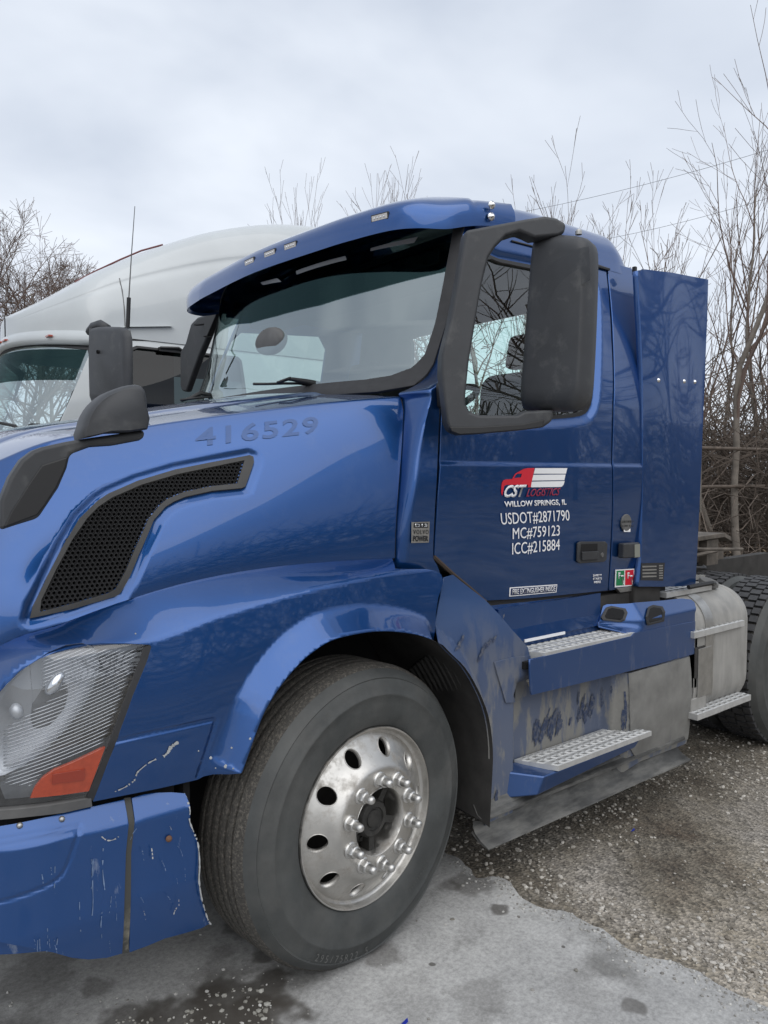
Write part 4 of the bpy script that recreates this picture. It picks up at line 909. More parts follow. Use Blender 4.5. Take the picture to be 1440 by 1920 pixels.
# fingers wiped through the dust on the skirt
wipe_m = mat('wiped_blue', (.020, .036, .085), rough=.55, coat=.15, dirt=dict(col=DUST, lo=.42, hi=.7, scale=70, amt=.6)); mb = MB()
NS = [0]
def smear(px, py, L_, wd, lean):
    P = []; n = 9; NS[0] += 1
    for i in range(n + 1):
        t = i / n; ww = wd * math.sin(math.pi * min(1, t * .9 + .08)) ** .6 * (.7 + .5 * rs_.random()); P.append((px - lean * L_ * t + rs_.normal(0, .5), py + L_ * t, ww))
    vs_m = []
    for a, b, w_ in P:
        for sg in (-1, 1):
            h_ = hit(a + sg * w_, b, skY, .1); vs_m.append((h_[0], skY(*h_) - .0018 - .00009 * NS[0], h_[1]))
    mb.add(vs_m, [(2*i, 2*i+1, 2*i+3, 2*i+2) for i in range(n)])
for k in range(34):
    u = rs_.random(); px = 995 + 140 * u; base = 1392 - 62 * u; L_ = rs_.uniform(14, 55) * (1 - .3 * u); smear(px, base - L_ * rs_.uniform(.5, 1.0) - 6, L_, rs_.uniform(1.2, 3.6), rs_.uniform(.1, .35))
for (a, b, L_, w_, ln) in ((1084,1296,26,1.5,.1),(1092,1306,20,1.3,.2),(1127,1288,30,2.,.05),(1110,1300,24,2.2,.2),(1145,1285,16,1.6,.1),(1170,1296,70,3.0,-.02),(1166,1330,40,3.5,.0),(1172,1380,30,3,.0)): smear(a, b, L_, w_, ln)
mb.build('wiped_dust_marks', wipe_m, skirt, kind='stuff')
mb = MB()
for (a, b, L_, w_, ln) in ((921,1196,20,2.5,.6),(912,1204,16,2.5,.7),(929,1190,14,2.,.5),(905,1215,26,4,.4),(868,1190,24,3,.5),(861,1208,12,3,.8),(944,1150,10,1.5,.3),(930,1480,50,3,.1),(920,1400,60,2.,.0)): smear(a, b, L_, w_, ln)
mb.build('wiped_dust_marks', wipe_m, skirt, kind='stuff')
# ---- wheels
def wheel(cx, cy, cz, steer, front=True, detail=True):
    wr = empty('wheel', (cx, cy, cz), truck); a = math.radians(steer)
    M = Matrix.Translation((cx, cy, cz)) @ Matrix.Rotation(a, 4, 'Z')
    def T(v): return tuple(M @ Vector(v))
    def place(mb, name, m, par, **k): mb.v = [T(v) for v in mb.v]; return mb.build(name, m, par, **k)
    sw = [(.290, -.02), (.2985, -.004), (.306, .006), (.318, .013), (.345, .020), (.38, .0235), (.405, .0225), (.408, .0245), (.414, .0245), (.417, .0215), (.44, .017), (.462, .007), (.466, .009), (.471, .004), (.482, -.010), (.492, -.022)]
    if front:
        tr = [(.500, -.033)]; g = [-.062, -.100, -.138, -.176, -.214]
        for gi in g: tr += [(.506, gi + .0065), (.505, gi + .005), (.493, gi + .003), (.493, gi - .003), (.505, gi - .005), (.506, gi - .0065)]
        tr += [(.502, -.245)]
        far_ = [(.492, -.258), (.47, -.272), (.40, -.29), (.33, -.28), (.29, -.25)]
    else:
        tr = [(.488, -.03), (.490, -.24)]; far_ = [(.47, -.262), (.40, -.28), (.33, -.27), (.29, -.25)]
    n = 96; mb = MB().lathe(sw, (0, 0, 0), (0, -1, 0), n)
    def flat(mbx):
        for i, v in enumerate(mbx.v):
            wz = v[2] + cz
            if wz < .045: mbx.v[i] = (v[0] * 1.0, v[1] - (.006 * (.045 - wz) / .045 if v[1] < .05 else 0), max(v[2], -cz + .001))
    flat(mb); ty = place(mb, 'tyre', tyre_m, wr, smooth=True, angle=50)
    mb = MB().lathe([sw[-1]] + tr + far_, (0, 0, 0), (0, -1, 0), n); flat(mb); td = place(mb, 'tread', tread_m, wr, smooth=True, angle=40)
    if not front:
        # drive tyre: staggered tread blocks
        mb = MB(); nb = 56
        for r_, (d0, d1) in enumerate(((-.022, -.066), (-.072, -.128), (-.138, -.194), (-.200, -.246))):
            for k in range(nb):
                a0 = 2 * math.pi * (k + (.5 if r_ in (1, 3) else .18)) / nb; w = 2 * math.pi / nb * .38; zig = .006 * (1 if k % 2 else -1)
                vs = []
                for rr3, s in ((.486, 1.), (.507, .92)):
                    for da, dd in ((-w, d0 + (zig if r_ == 2 else 0)), (w, d0 + (zig if r_ == 2 else 0)), (w, d1 + (zig if r_ == 1 else 0)), (-w, d1 + (zig if r_ == 1 else 0))):
                        an = a0 + da * s; vs.append((rr3 * math.cos(an), -dd, rr3 * math.sin(an)))
                mb.add(vs, [(0,1,2,3), (4,5,6,7), (0,1,5,4), (1,2,6,5), (2,3,7,6), (3,0,4,7)])
        place(mb, 'tread_block', mat('drive_tread', (.045, .045, .047), rough=.6, var=.3, vscale=20), wr, kind='stuff')
        MBr = MB().lathe([(.3, .0), (.28, -.03), (.27, -.12), (.10, -.16), (.10, -.05), (0, -.05)], (0, 0, 0), (0, -1, 0), 48); place(MBr, 'rim', alu, wr, smooth=True, angle=40); return wr
    # front rim
    MBr = MB().lathe([(.292, -.02), (.2985, -.002), (.3005, .006), (.2985, .0105), (.2945, .0105), (.292, .006), (.289, -.008), (.284, -.014), (.276, -.016)], (0, 0, 0), (0, -1, 0), 96)
    rim = place(MBr, 'rim', alu, wr, smooth=True, angle=60)
    prof = tab([.105, .125, .160, .180, .190, .200, .225, .25, .268, .28], [.056, .057, .0565, .053, .046, .037, .018, .002, -.010, -.018])
    def FR(u, v): r = math.hypot(u, v); return T((u, -prof(r), v))
    circ = lambda r, c=(0, 0), m=40: [(c[0] + r * math.cos(2*math.pi*k/m), c[1] + r * math.sin(2*math.pi*k/m)) for k in range(m)]
    holes = [circ(.1105, m=48)]; hcs = []
    for k in range(10):
        an = math.radians(90 - 16 + 36 * k); hcs.append((.2345 * math.cos(an), .2345 * math.sin(an)))
        holes.append(circ(.0285, hcs[-1], 26))
    disc = skin('rim_disc', circ(.278, m=90), FR, alu, wr, holes=holes, h=.012, thick=.020, sign=1, extra=[circ(.192, m=80), circ(.182, m=80)])
    # rolled edges of the hand holes and the bore
    for hc in hcs: place(MB().tube([(hc[0] + .029 * math.cos(t), -prof(math.hypot(hc[0] + .029 * math.cos(t), hc[1] + .029 * math.sin(t))) - .0005, hc[1] + .029 * math.sin(t)) for t in np.linspace(0, 2 * math.pi, 27)], .0016, 5, False), 'hand_hole_edge', alu, wr, smooth=True)
    place(MB().lathe([(.113, .0572), (.1115, .0585), (.1095, .0570), (.109, .02), (.110, -.03)], (0, 0, 0), (0, -1, 0), 64), 'hub_bore', alu, wr, smooth=True, angle=60)
    place(MB().lathe([(.27, -.03), (.262, -.09), (.24, -.15), (.20, -.17), (.0, -.17)], (0, 0, 0), (0, -1, 0), 48), 'brake_drum', under, wr, smooth=True, angle=40)
    hub_m = mat('greasy_hub', (.025, .024, .022), rough=.5, var=.5, vscale=25, bump=.3, bscale=60)
    hb = place(MB().lathe([(.108, -.03), (.095, -.028), (.085, -.012), (.068, -.008), (.064, .018), (.056, .030), (.040, .033), (.038, .026), (.030, .024), (.028, .028), (0, .028)], (0, 0, 0), (0, -1, 0), 40), 'hub', hub_m, wr, smooth=True, angle=35)
    for k in range(5):
        an = math.radians(20 + 72 * k); place(MB().box(.055, .108, -.020, .02, -.012, .012, Matrix.Rotation(an, 4, 'Y')), 'hub_spoke', hub_m, wr)
    for k in range(6):
        an = math.radians(10 + 60 * k); place(MB().lathe([(0, -.004), (.007, -.004), (.007, .01)], (.076 * math.cos(an), .008, .076 * math.sin(an)), (0, 1, 0), 6), 'hub_bolt', hub_m, wr)
    # lug nuts
    for k in range(10):
        an = math.radians(90 - 5 + 36 * k + 7); x0, z0 = .1429 * math.cos(an), .1429 * math.sin(an); b = -.0565
        nm = MB(); nm.lathe([(.0, .060), (.0055, .0597), (.0100, .057), (.0132, .051), (.0142, .042), (.0142, .028), (.017, .026), (.018, .025)], (x0, b, z0), (0, -1, 0), 18)
        rot = random.random()
        hexr = [(x0 + .0215 * math.cos(rot + math.pi / 3 * j), z0 + .0215 * math.sin(rot + math.pi / 3 * j)) for j in range(6)]; hx2 = [(x0 + .0185 * math.cos(rot + math.pi / 3 * j), z0 + .0185 * math.sin(rot + math.pi / 3 * j)) for j in range(6)]
        vs = [(p[0], b - .004, p[1]) for p in hexr] + [(p[0], b - .022, p[1]) for p in hexr] + [(p[0], b - .026, p[1]) for p in hx2]
        nm.add(vs, [(j, (j+1)%6, 6+(j+1)%6, 6+j) for j in range(6)] + [(6+j, 6+(j+1)%6, 12+(j+1)%6, 12+j) for j in range(6)] + [tuple(range(12, 18))])
        nm.lathe([(.0265, .0), (.0265, .004), (.023, .008), (.012, .009)], (x0, b, z0), (0, -1, 0), 20)
        place(nm, 'lug_nut', nut_m, wr, smooth=True, angle=35)
    place(MB().tube([(-.225, -.0 + .03, .06), (-.228, -.005, .062)], .004, 6), 'valve_stem', mat('brass', (.45, .36, .2), rough=.4, metal=.8), wr)
    return wr
wheel(.012, .0, .487, 6.5)
wheel(3.32, .05, .49, 0, False); wheel(3.32, .37, .49, 0, False)
# faint moulded lettering on the sidewall
def side_text(s, ang0, r, hgt, m):
    MBT = []
    for i, ch in enumerate(s):
        if ch == ' ': continue
        an = math.radians(ang0) + i * hgt * .98 / r
        cu = bpy.data.curves.new('moulded_letter', 'FONT'); cu.body = ch; cu.size = hgt * 1.35; cu.align_x = 'CENTER'; cu.resolution_u = 2
        o_ = bpy.data.objects.new('t', cu); C.objects.link(o_); me = bpy.data.meshes.new_from_object(o_.evaluated_get(bpy.context.evaluated_depsgraph_get())); bpy.data.objects.remove(o_)
        for v in me.vertices:
            u, w = v.co[0], v.co[1]; an2 = an + u / r; rr4 = r - w
            p = Matrix.Translation((.012, 0, .487)) @ Matrix.Rotation(math.radians(6.5), 4, 'Z') @ Vector((rr4 * math.cos(an2), -.0245, rr4 * math.sin(an2))); v.co = p
        MBT.append(me)
    bmj = bmesh.new()
    for me in MBT: bmj.from_mesh(me)
    mej = bpy.data.meshes.new('sidewall_lettering'); bmj.to_mesh(mej); bmj.free(); link('sidewall_lettering', mej, m, [o for o in bpy.data.objects if o.name == 'wheel'][0])
lm_ = mat('worn_sidewall_letter', (.085, .085, .08), rough=.8)
side_text('295/75R22.5', 236, .452, .024, lm_); side_text('295/75R22.5', 300, .375, .012, lm_)
# axles, frame rails, deck and fifth wheel
MB().tube([(.05, .25, .45), (.05, 2.1, .45)], .06, 10).build('front_axle', under, truck)
MB().box(-1.1, 4.6, .76, .84, .78, 1.02).build('frame_rail', under, truck); MB().box(-1.1, 4.6, 1.54, 1.62, .78, 1.02).build('frame_rail', under, truck)
MB().box(-.9, .5, .8, 1.6, .5, 1.5).build('engine', void, truck)
rust = mat('rusty_grimy_steel', (.10, .085, .07), rough=.8, var=.5, vscale=12, bump=.3, bscale=30)
deckm = mat('dirty_deck_plate', (.26, .255, .24), rough=.6, metal=.3, var=.35, vscale=8)
tread('deck_plate', 2.15, 2.75, .30, .95, 1.045, 12, 9, truck, deckm, lip=.02)
MB().box(2.35, 2.8, .85, 1.6, 1.03, 1.05).box(2.9, 3.05, .6, 1.8, 1.05, 1.075).build('deck_crossmember', deckm, truck, bevel=.004)
MB().tube([(2.2, .35, 1.08), (2.5, .32, 1.11), (2.75, .30, 1.085), (2.95, .42, 1.07)], .011, 6).tube([(2.25, .45, 1.1), (2.7, .5, 1.13), (3.1, .7, 1.12)], .012, 6).build('air_hose', black, truck, smooth=True)
fwp = [(3.0, .68, 1.20), (3.25, .62, 1.225), (3.6, .62, 1.235), (3.95, .75, 1.18), (3.95, 1.0, 1.16), (3.5, 1.12, 1.235), (3.5, 1.26, 1.235), (3.95, 1.38, 1.16), (3.95, 1.63, 1.18), (3.6, 1.76, 1.235), (3.25, 1.76, 1.225), (3.0, 1.7, 1.20)]
prism('fifth_wheel_plate', fwp, (0, 0, -.03), rust, truck, bevel=.004)
MB().box(3.05, 3.3, .66, .72, 1.02, 1.2).box(3.4, 3.55, .64, .70, 1.02, 1.2).box(2.75, 3.9, .78, .84, 1.02, 1.10).tube([(2.8, .70, 1.12), (3.0, .60, 1.14), (3.15, .62, 1.10), (3.45, .6, 1.12)], .013, 6).tube([(2.7, .55, 1.20), (3.1, .5, 1.16), (3.5, .45, 1.14)], .012, 6).build('fifth_wheel_bracket', rust, truck)
MB().box(2.45, 2.85, .55, .75, .98, 1.12).tube([(2.5, .6, 1.15), (2.7, .58, 1.2), (2.8, .7, 1.17)], .02, 6).build('frame_bracket', rust, truck, bevel=.008)
# ---- fuel tank
tank_m = mat('dusty_tank_aluminium', (.27, .265, .25), rough=.55, metal=.35, var=.2, vscale=6, dirt=dict(col=(.33, .32, .30), lo=.35, hi=.65, scale=6, scl=(3, 3, .4), amt=.8))
def rrect(y0, y1, z0, z1, r, n=8):
    pts = []
    for cx, cz, a0 in ((y1 - r, z1 - r, 0), (y0 + r, z1 - r, 90), (y0 + r, z0 + r, 180), (y1 - r, z0 + r, 270)):
        for k in range(n + 1): a = math.radians(a0 + 90 * k / n); pts.append((cx + r * math.cos(a), cz + r * math.sin(a)))
    return pts
R0 = rrect(.0, .66, .36, 1.015, .17)
def ring(x, s): return [(x, .33 + (p[0] - .33) * s, .6875 + (p[1] - .6875) * s) for p in R0]
tank = loft('fuel_tank', [ring(2.10, 1), ring(2.60, 1), ring(2.605, 1.012), ring(2.63, 1.015), ring(2.64, 1.0), ring(2.665, .985), ring(2.685, .955), ring(2.695, .90), ring(2.70, .8)], tank_m, truck, closed=True, caps=True, angle=40)
strap = [(2.27 + dx, p[1], p[2]) for dx in (0,) for p in ring(0, 1.012)]
loft('tank_strap', [[(x, p[1], p[2]) for p in ring(0, s)] for x, s in ((2.20, 1.0), (2.20, 1.016), (2.28, 1.016), (2.28, 1.0))], alu_dull, tank, closed=True, angle=30)
MB().lathe([(.045, 0), (.045, .035), (.055, .035), (.05, .055), (0, .058)], (2.50, .16, 1.0), (0, -.35, 1), 18).build('fuel_cap', grey_trim, tank, smooth=True, angle=35)
MB().tube([(2.12, .05, 1.06), (2.3, .02, 1.07), (2.46, .09, 1.045), (2.5, .12, 1.04)], .012, 6).build('fuel_cap_lever', black, tank)
t1 = tread('tank_step', 2.06, 2.58, -.02, .12, .845, 10, 5, tank, tread_alu, lip=.03)
MB().box(2.15, 2.50, .005, .06, .765, .805).box(2.10, 2.13, .0, .08, .55, .82).box(2.10, 2.2, -.005, .03, .60, .76).build('step_bracket', under, tank, bevel=.004)
t2 = tread('tank_step', 2.06, 2.62, -.045, .10, .435, 10, 5, tank, tread_alu, lip=.03)
MB().box(2.07, 2.22, -.005, .02, .40, .50).box(2.28, 2.42, .02, .06, .36, .405).build('step_bracket', tank_m, tank, bevel=.004)
t3 = tread('tank_step', 2.0, 2.45, .10, .28, 1.035, 8, 4, tank, tread_alu, lip=.025)
MB().box(2.13, 2.26, -.008, .0, .50, .75).build('tank_plate', alu_dull, tank, bevel=.002)
# ================================================================== WHITE TRUCK BEHIND
YW = 3.55
wt = empty('semi_truck', (.6, YW + 1.2, 0), label='white high roof sleeper semi truck parked beyond the blue one', cat='truck')
def wY(x, z): 
    Y = YW
    if z > 1.9: Y += .16 * ((z - 1.9) / .75) ** 1.5 if z < 2.65 else .16 + .10 * (z - 2.65)
    return Y
def W(px, py, off=0.): x, z = hit(px, py, wY, YW + .1); return (x, z)
# side of the cab: window etc. (coordinates metres x,z)
wcab = [(-.02, 1.0), (-.02, 1.80), (.06, 1.95), (.30, 2.45), (.42, 2.66), (1.0, 2.72), (3.3, 2.72), (3.3, 1.0)]
wwin = [(.40, 1.98), (.42, 1.94), (1.52, 1.94), (1.56, 1.98), (1.56, 2.57), (1.53, 2.60), (.68, 2.60), (.64, 2.58)]
skin('cab_side', wcab, YF(wY), white_paint, wt, holes=[wwin], h=.08, thick=.02)
skin('window_seal', wwin, YF(wY, -.002), black, wt, holes=[[(1.0 + (a - 1.0) * .96, 2.27 + (b - 2.27) * .95) for a, b in wwin]], h=.06, thick=.02)
skin('window_glass', wwin, YF(wY, .02), glassmat('tinted_window', (.05, .07, .07), .035), wt, h=.1, thick=.004)
# door seam and drip rail
MB().tube([(x, wY(x, z) - .002, z) for x, z in ((.04, 1.2), (.10, 1.75), (.20, 1.95), (.40, 2.40), (.52, 2.62))], .006, 6).build('door_seam', black, wt)
MB().tube([(x, wY(x, z) - .003, z) for x, z in ((.50, 2.63), (.8, 2.655), (1.4, 2.66), (2.4, 2.66))], .006, 6).build('drip_rail', black, wt)
MB().box(.85, 1.05, YW + .12, YW + .2, 2.575, 2.605).tube([(.86, YW + .12, 2.60), (1.0, YW + .11, 2.61), (1.05, YW + .13, 2.59)], .012, 6).build('grab_clip', black, wt)
YWC = YW + 1.12
# high roof fairing: cross sections along the truck
pz = tab([-.55, -.45, -.30, -.05, .25, .6, 1.0, 1.5, 2.1, 2.7, 3.3], [2.64, 2.67, 2.72, 2.83, 3.01, 3.25, 3.47, 3.70, 3.88, 3.95, 3.93])
rows = []
for x in [.0, .01, .04, .10, .17, .25, .33, .42, .6, 1.0, 1.5, 2.1, 2.7, 3.3]:
    zt = pz(x); s_ = max(0, min(1, (x - .0) / .37)) ** (1 / 2.2); hw = .97 * s_; zb = 2.70 - .05 * s_ ** 2
    yb = YWC - max(.02, hw); f_ = min(1, hw / .97); inn = lambda a: min(a * f_, hw)
    r = [(x, yb, zb), (x, yb + inn(.01), zb + (zt - zb) * .35), (x, yb + inn(.05), zb + (zt - zb) * .60), (x, yb + inn(.085), zb + (zt - zb) * .70), (x, yb + inn(.10), zb + (zt - zb) * .76), (x, yb + inn(.20), zb + (zt - zb) * .93), (x, yb + inn(.42), zt), (x, YWC, zt + .02)]
    rows.append(r + [(p[0], 2 * YWC - p[1], p[2]) for p in r[::-1][1:]])
loft('roof_fairing', dsub(rows, 4), white_paint, wt)
MB().tube([(rows[8][j][0], rows[8][j][1] - .002, rows[8][j][2]) for j in (0, 1, 2, 3, 4)], .004, 6).build('fairing_seam', grey_trim, wt)
MB().tube([atY(a, b, YW + .8) for a, b in ((140,529),(180,508),(225,487),(265,470),(305,459))], .008, 6).build('roof_cable', mat('red_cable', (.12, .03, .03), rough=.6), wt)
# visor brow with amber lamps
def wws(Y, v): s = (Y - YWC) / .98; return (.10 + .26 * v - .36 * (1 - abs(s) ** 2.2), Y, 1.90 + .66 * v + .05 * (1 - s * s) * v)
y0w, y1w = YW + .14, 2 * YWC - YW - .14
brow = []
for Y in np.linspace(y0w - .02, y1w + .02, 25):
    x, _, z = wws(Y, 1.03); brow.append([(x + .04, Y, z - .01), (x - .035, Y, z - .015), (x - .05, Y, z + .03), (x - .02, Y, z + .085), (x + .22, Y, z + .15), (x + .6, Y, z + .20)])
loft('roof_brow', brow, white_paint, wt)
for Yq in (YW + .42, YW + .98, YW + 1.12, YW + 1.26, YW + 1.9):
    x, _, z = wws(Yq, 1.03); MB().box(x - .062, x - .03, Yq - .045, Yq + .045, z + .034, z + .048).build('marker_lamp', amber, wt, bevel=.003)
skin('windshield', [(y0w, 0), (y0w, 1), (y1w, 1), (y1w, 0)], wws, ws_glass, wt, h=.1, thick=.004, sign=-1)
skin('windshield_seal', [(y0w - .03, -.03), (y0w - .03, 1.02), (y1w + .03, 1.02), (y1w + .03, -.03)], lambda y, v: (wws(y, v)[0] - .006, y, wws(y, v)[2]), seal, wt, holes=[catmull([(y0w + .03, .12), (y0w + .015, .5), (y0w + .02, .96), (YWC, .985), (y1w - .02, .96), (y1w - .02, .12), (y1w - .12, .03), (YWC, .03), (y0w + .14, .03)], 2, True)], h=.08, thick=.015, sign=-1)
skin('sun_strip', [(y0w + .03, .62), (y0w + .03, .96), (y1w - .03, .96), (y1w - .03, .66), (y1w - .12, .61)], lambda y, v: (wws(y, v)[0] - .002, y, wws(y, v)[2]), bpy.data.materials['dark_tint'], wt, h=.1, thick=.001, sign=-1)
loft('pillar', [[(wws(y0w - .03, v)[0] - .004, y0w - .03, wws(y0w, v)[2]), (wws(y0w, v)[0] + .06, YW + .03 + .12 * v, wws(y0w, v)[2]), (wws(y0w, v)[0] + .16, YW + .005 + .14 * v, wws(y0w, v)[2])] for v in (-.2, 0, .3, .6, .9, 1.02)], white_paint, wt)
# hood of the white truck
rows = []
for x, zc, ys in ((-1.7, 1.35, .55), (-1.4, 1.52, .42), (-1.0, 1.62, .34), (-.5, 1.76, .22), (0., 1.90, .10), (.12, 1.93, .08)):
    r = [(x, YW + ys - .10, .9), (x, YW + ys - .06, zc - .30), (x, YW + ys, zc - .12), (x, YW + ys + .12, zc - .03), (x, YW + ys + .4, zc + .05), (x, YWC, zc + .08)]
    rows.append(r + [(p[0], 2 * YWC - p[1], p[2]) for p in r[::-1][1:]])
loft('hood', dsub(rows, 4), white_paint, wt)
MB().box(-.1, .06, YW + .06, YW + .13, 1.955, 1.985).build('hood_hinge', black, wt, bevel=.01)
MB().tube([(-.42, YW + .75, 1.97), (-.25, YW + .55, 2.02), (-.12, YW + .38, 1.98), (-.1, YW + .33, 1.93)], .012, 6).tube([(-.3, YW + .6, 1.93), (-.28, YW + .58, 2.06)], .014, 6).build('wiper', black, wt, smooth=True)
MB().box(-.02, 3.3, YW + .1, YW + 2.1, .95, 1.0).box(3.25, 3.3, YW + .1, YW + 2.1, 1, 2.7).build('cab_floor', int_m, wt)
MB().box(.9, 1.0, YW + .2, YW + 2.1, 1.0, 2.6).build('sleeper_curtain', int_d, wt)
MB().box(-.05, .35, YW + .15, YW + 2.1, 1.4, 1.84).build('dashboard', int_m, wt, bevel=.05)
MB().box(-1.7, 4.5, YW + .1, YW + 2.2, .35, .95).build('chassis', under, wt)
for x in (-.4, 3.9, 5.2):
    w_ = MB().lathe([(0, .0), (.2, -.02), (.29, .0), (.30, .01), (.38, .02), (.46, .01), (.50, -.03), (.50, -.25), (.3, -.28)], (x, YW + .05, .5), (0, -1, 0), 40).build('tyre', tyre_m, wt, smooth=True, angle=40)
# its mirror: dark shell
pm = np.array([.1, YW - .15, 2.4]); nm_ = np.array([1, .1, 0]) / math.hypot(1, .1)
mo = [(172,745),(171,625),(174,617),(184,613),(225,613),(236,618),(243,632),(244,730),(240,745),(225,752),(185,752)]
def mr2(s, off): return catmull([tuple(atP(207 + (a - 207) * s, 682 + (b - 682) * s, pm, nm_) + nm_ * off) for a, b in mo], 2, True)
m2 = loft('wing_mirror', [mr2(.88, -.03), mr2(.96, -.02), mr2(1, .0), mr2(1, .015), mr2(.94, .025)], plastic, wt, closed=True, caps=True, angle=50)
MB().tube([tuple(atP(a, b, pm, nm_) + nm_ * .03) for a, b in ((160,622),(168,611),(180,607),(192,615))], .03, 8).build('mirror_bracket', plastic, m2, smooth=True)
MB().lathe([(0, 0), (.012, .0), (.012, .01)], atP(194, 661, pm, nm_) - nm_ * .032, (-1, 0, 0), 10).build('mirror_hole', void, m2)
# aerial standing on the mirror
ant = MB().tube([atP(222, 612, pm, nm_) + nm_ * .06, atP(224, 555, pm, nm_) + nm_ * .06], .013, 8).build('antenna_base', black, wt)
MB().tube([atP(224, 556, pm, nm_) + nm_ * .06, atP(229, 470, pm, nm_) + nm_ * .06, atP(235, 382, pm, nm_) + nm_ * .06], [.004, .003, .002], 6).build('antenna_whip', grey_trim, ant)

# ================================================================== GROUND
GZ = -.006
def gmat():
    m = mat('compacted_gravel_dirt', (.155, .142, .122), rough=.95); t = m.node_tree; b = t.nodes['Principled BSDF']; L = t.links.new
    tcn = t.nodes.new('ShaderNodeTexCoord')
    def nz(sc, det=8, ro=.65, off=(0, 0, 0)):
        n = t.nodes.new('ShaderNodeTexNoise'); n.inputs['Scale'].default_value = sc; n.inputs['Detail'].default_value = det; n.inputs['Roughness'].default_value = ro
        mp_ = t.nodes.new('ShaderNodeMapping'); mp_.inputs['Location'].default_value = off; L(tcn.outputs['Object'], mp_.inputs[0]); L(mp_.outputs[0], n.inputs['Vector']); return n.outputs['Fac']
    r = t.nodes.new('ShaderNodeValToRGB'); e = r.color_ramp.elements; e[0].position = .35; e[0].color = (.115, .09, .068, 1); e[1].position = .66; e[1].color = (.45, .415, .37, 1); x_ = r.color_ramp.elements.new(.5); x_.color = (.28, .25, .205, 1)
    L(nz(1.4, 10, .7), r.inputs[0])
    v = t.nodes.new('ShaderNodeTexVoronoi'); v.inputs['Scale'].default_value = 70; L(tcn.outputs['Object'], v.inputs['Vector'])
    bwn = t.nodes.new('ShaderNodeRGBToBW'); L(v.outputs['Color'], bwn.inputs[0])
    mx = t.nodes.new('ShaderNodeMix'); mx.data_type = 'RGBA'; mx.blend_type = 'OVERLAY'; mx.inputs['Factor'].default_value = .65; L(r.outputs[0], mx.inputs['A']); L(bwn.outputs[0], mx.inputs['B'])
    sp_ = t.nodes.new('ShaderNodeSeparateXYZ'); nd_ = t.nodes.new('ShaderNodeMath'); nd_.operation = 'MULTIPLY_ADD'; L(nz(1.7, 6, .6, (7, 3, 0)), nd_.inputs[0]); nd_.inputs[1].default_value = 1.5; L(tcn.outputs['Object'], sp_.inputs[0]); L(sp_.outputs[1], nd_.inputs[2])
    dm_ = t.nodes.new('ShaderNodeMapRange'); dm_.inputs[1].default_value = -.15; dm_.inputs[2].default_value = .75; dm_.inputs[3].default_value = 1.; dm_.inputs[4].default_value = .50; L(nd_.outputs[0], dm_.inputs[0])  # darkens gravel towards the truck: damp dirt plus shade painted into the colour
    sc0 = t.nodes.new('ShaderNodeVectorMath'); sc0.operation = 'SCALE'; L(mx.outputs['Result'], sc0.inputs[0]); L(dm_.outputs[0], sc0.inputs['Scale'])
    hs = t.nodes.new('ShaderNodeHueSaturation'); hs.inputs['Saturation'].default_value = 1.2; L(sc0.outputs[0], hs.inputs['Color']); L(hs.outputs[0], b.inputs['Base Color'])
    bn = t.nodes.new('ShaderNodeBump'); bn.inputs['Strength'].default_value = .8; bn.inputs['Distance'].default_value = .012; L(v.outputs['Distance'], bn.inputs['Height'])
    bn2 = t.nodes.new('ShaderNodeBump'); bn2.inputs['Strength'].default_value = .6; bn2.inputs['Distance'].default_value = .03; L(nz(9), bn2.inputs['Height']); L(bn.outputs[0], bn2.inputs['Normal']); L(bn2.outputs[0], b.inputs['Normal'])
    return m
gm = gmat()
from mathutils import noise as mnoise
def gz(x, y): return GZ + .006 * mnoise.noise(Vector((x * .9, y * .9, 0))) + .008 * mnoise.noise(Vector((x * 4.1, y * 4.1, 5)))
edge = [(700,1560),(800,1585),(840,1602),(870,1615),(893,1645),(920,1643),(948,1648),(962,1662),(977,1679),(1000,1696),(1022,1703),(1050,1705),(1070,1712),(1107,1731),(1135,1744),(1157,1760),(1180,1778),(1207,1793),(1240,1803),(1269,1806),(1290,1815),(1311,1822),(1340,1842),(1361,1852),(1390,1868),(1415,1877),(1440,1889),(1480,1925),(1530,1990)]
EP = [atZ(a, b, 0) for a, b in edge]; EP2 = catmull([(p[0], p[1]) for p in EP], 4)
EP2 = [(x + .016 * mnoise.noise(Vector((x * 11, y * 11, 0))) + .008 * mnoise.noise(Vector((x * 40, y * 40, 0))), y + .016 * mnoise.noise(Vector((x * 11, y * 11, 3))) + .008 * mnoise.noise(Vector((x * 40, y * 40, 3)))) for x, y in EP2]
EP2 = EP2
slabp = EP2 + [(EP2[-1][0] - .2, -3.1), (-2.9, -3.1), (-2.9, 3.2), (EP2[0][0] - .3, 3.2)]
# patch of broken concrete at the lower left
hole = [atZ(a, b, 0) for a, b in ((512,1900),(505,1872),(490,1853),(462,1848),(430,1852),(400,1864),(378,1880),(345,1895),(300,1906),(240,1908),(205,1915),(160,1950),(200,2010),(400,2050),(520,2000),(515,1940))]
hole = [(p[0] + .006 * mnoise.noise(Vector((p[0] * 20, p[1] * 20, 1))), p[1]) for p in catmull([(q[0], q[1]) for q in hole], 4, True)]
eA = np.array(EP2); hp = pdist(hole, True)
def low(x, y):
    if not inside((x, y), slabp): return 0
    d_ = math.sqrt(((eA - [x, y]) ** 2).sum(1).min()); return -.03 * sm((d_ - .05) / .05)
vs = []; fs = []; NX, NY = 230, 190
xs_ = np.linspace(-3, 6, NX); ys_ = np.linspace(-3.2, 5, NY)
for y in ys_:
    for x in xs_: vs.append((x, y, gz(x, y) + low(x, y)))
fs = [(j*NX+i, j*NX+i+1, (j+1)*NX+i+1, (j+1)*NX+i) for j in range(NY-1) for i in range(NX-1)]
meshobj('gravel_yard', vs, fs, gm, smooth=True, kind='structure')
big = 600
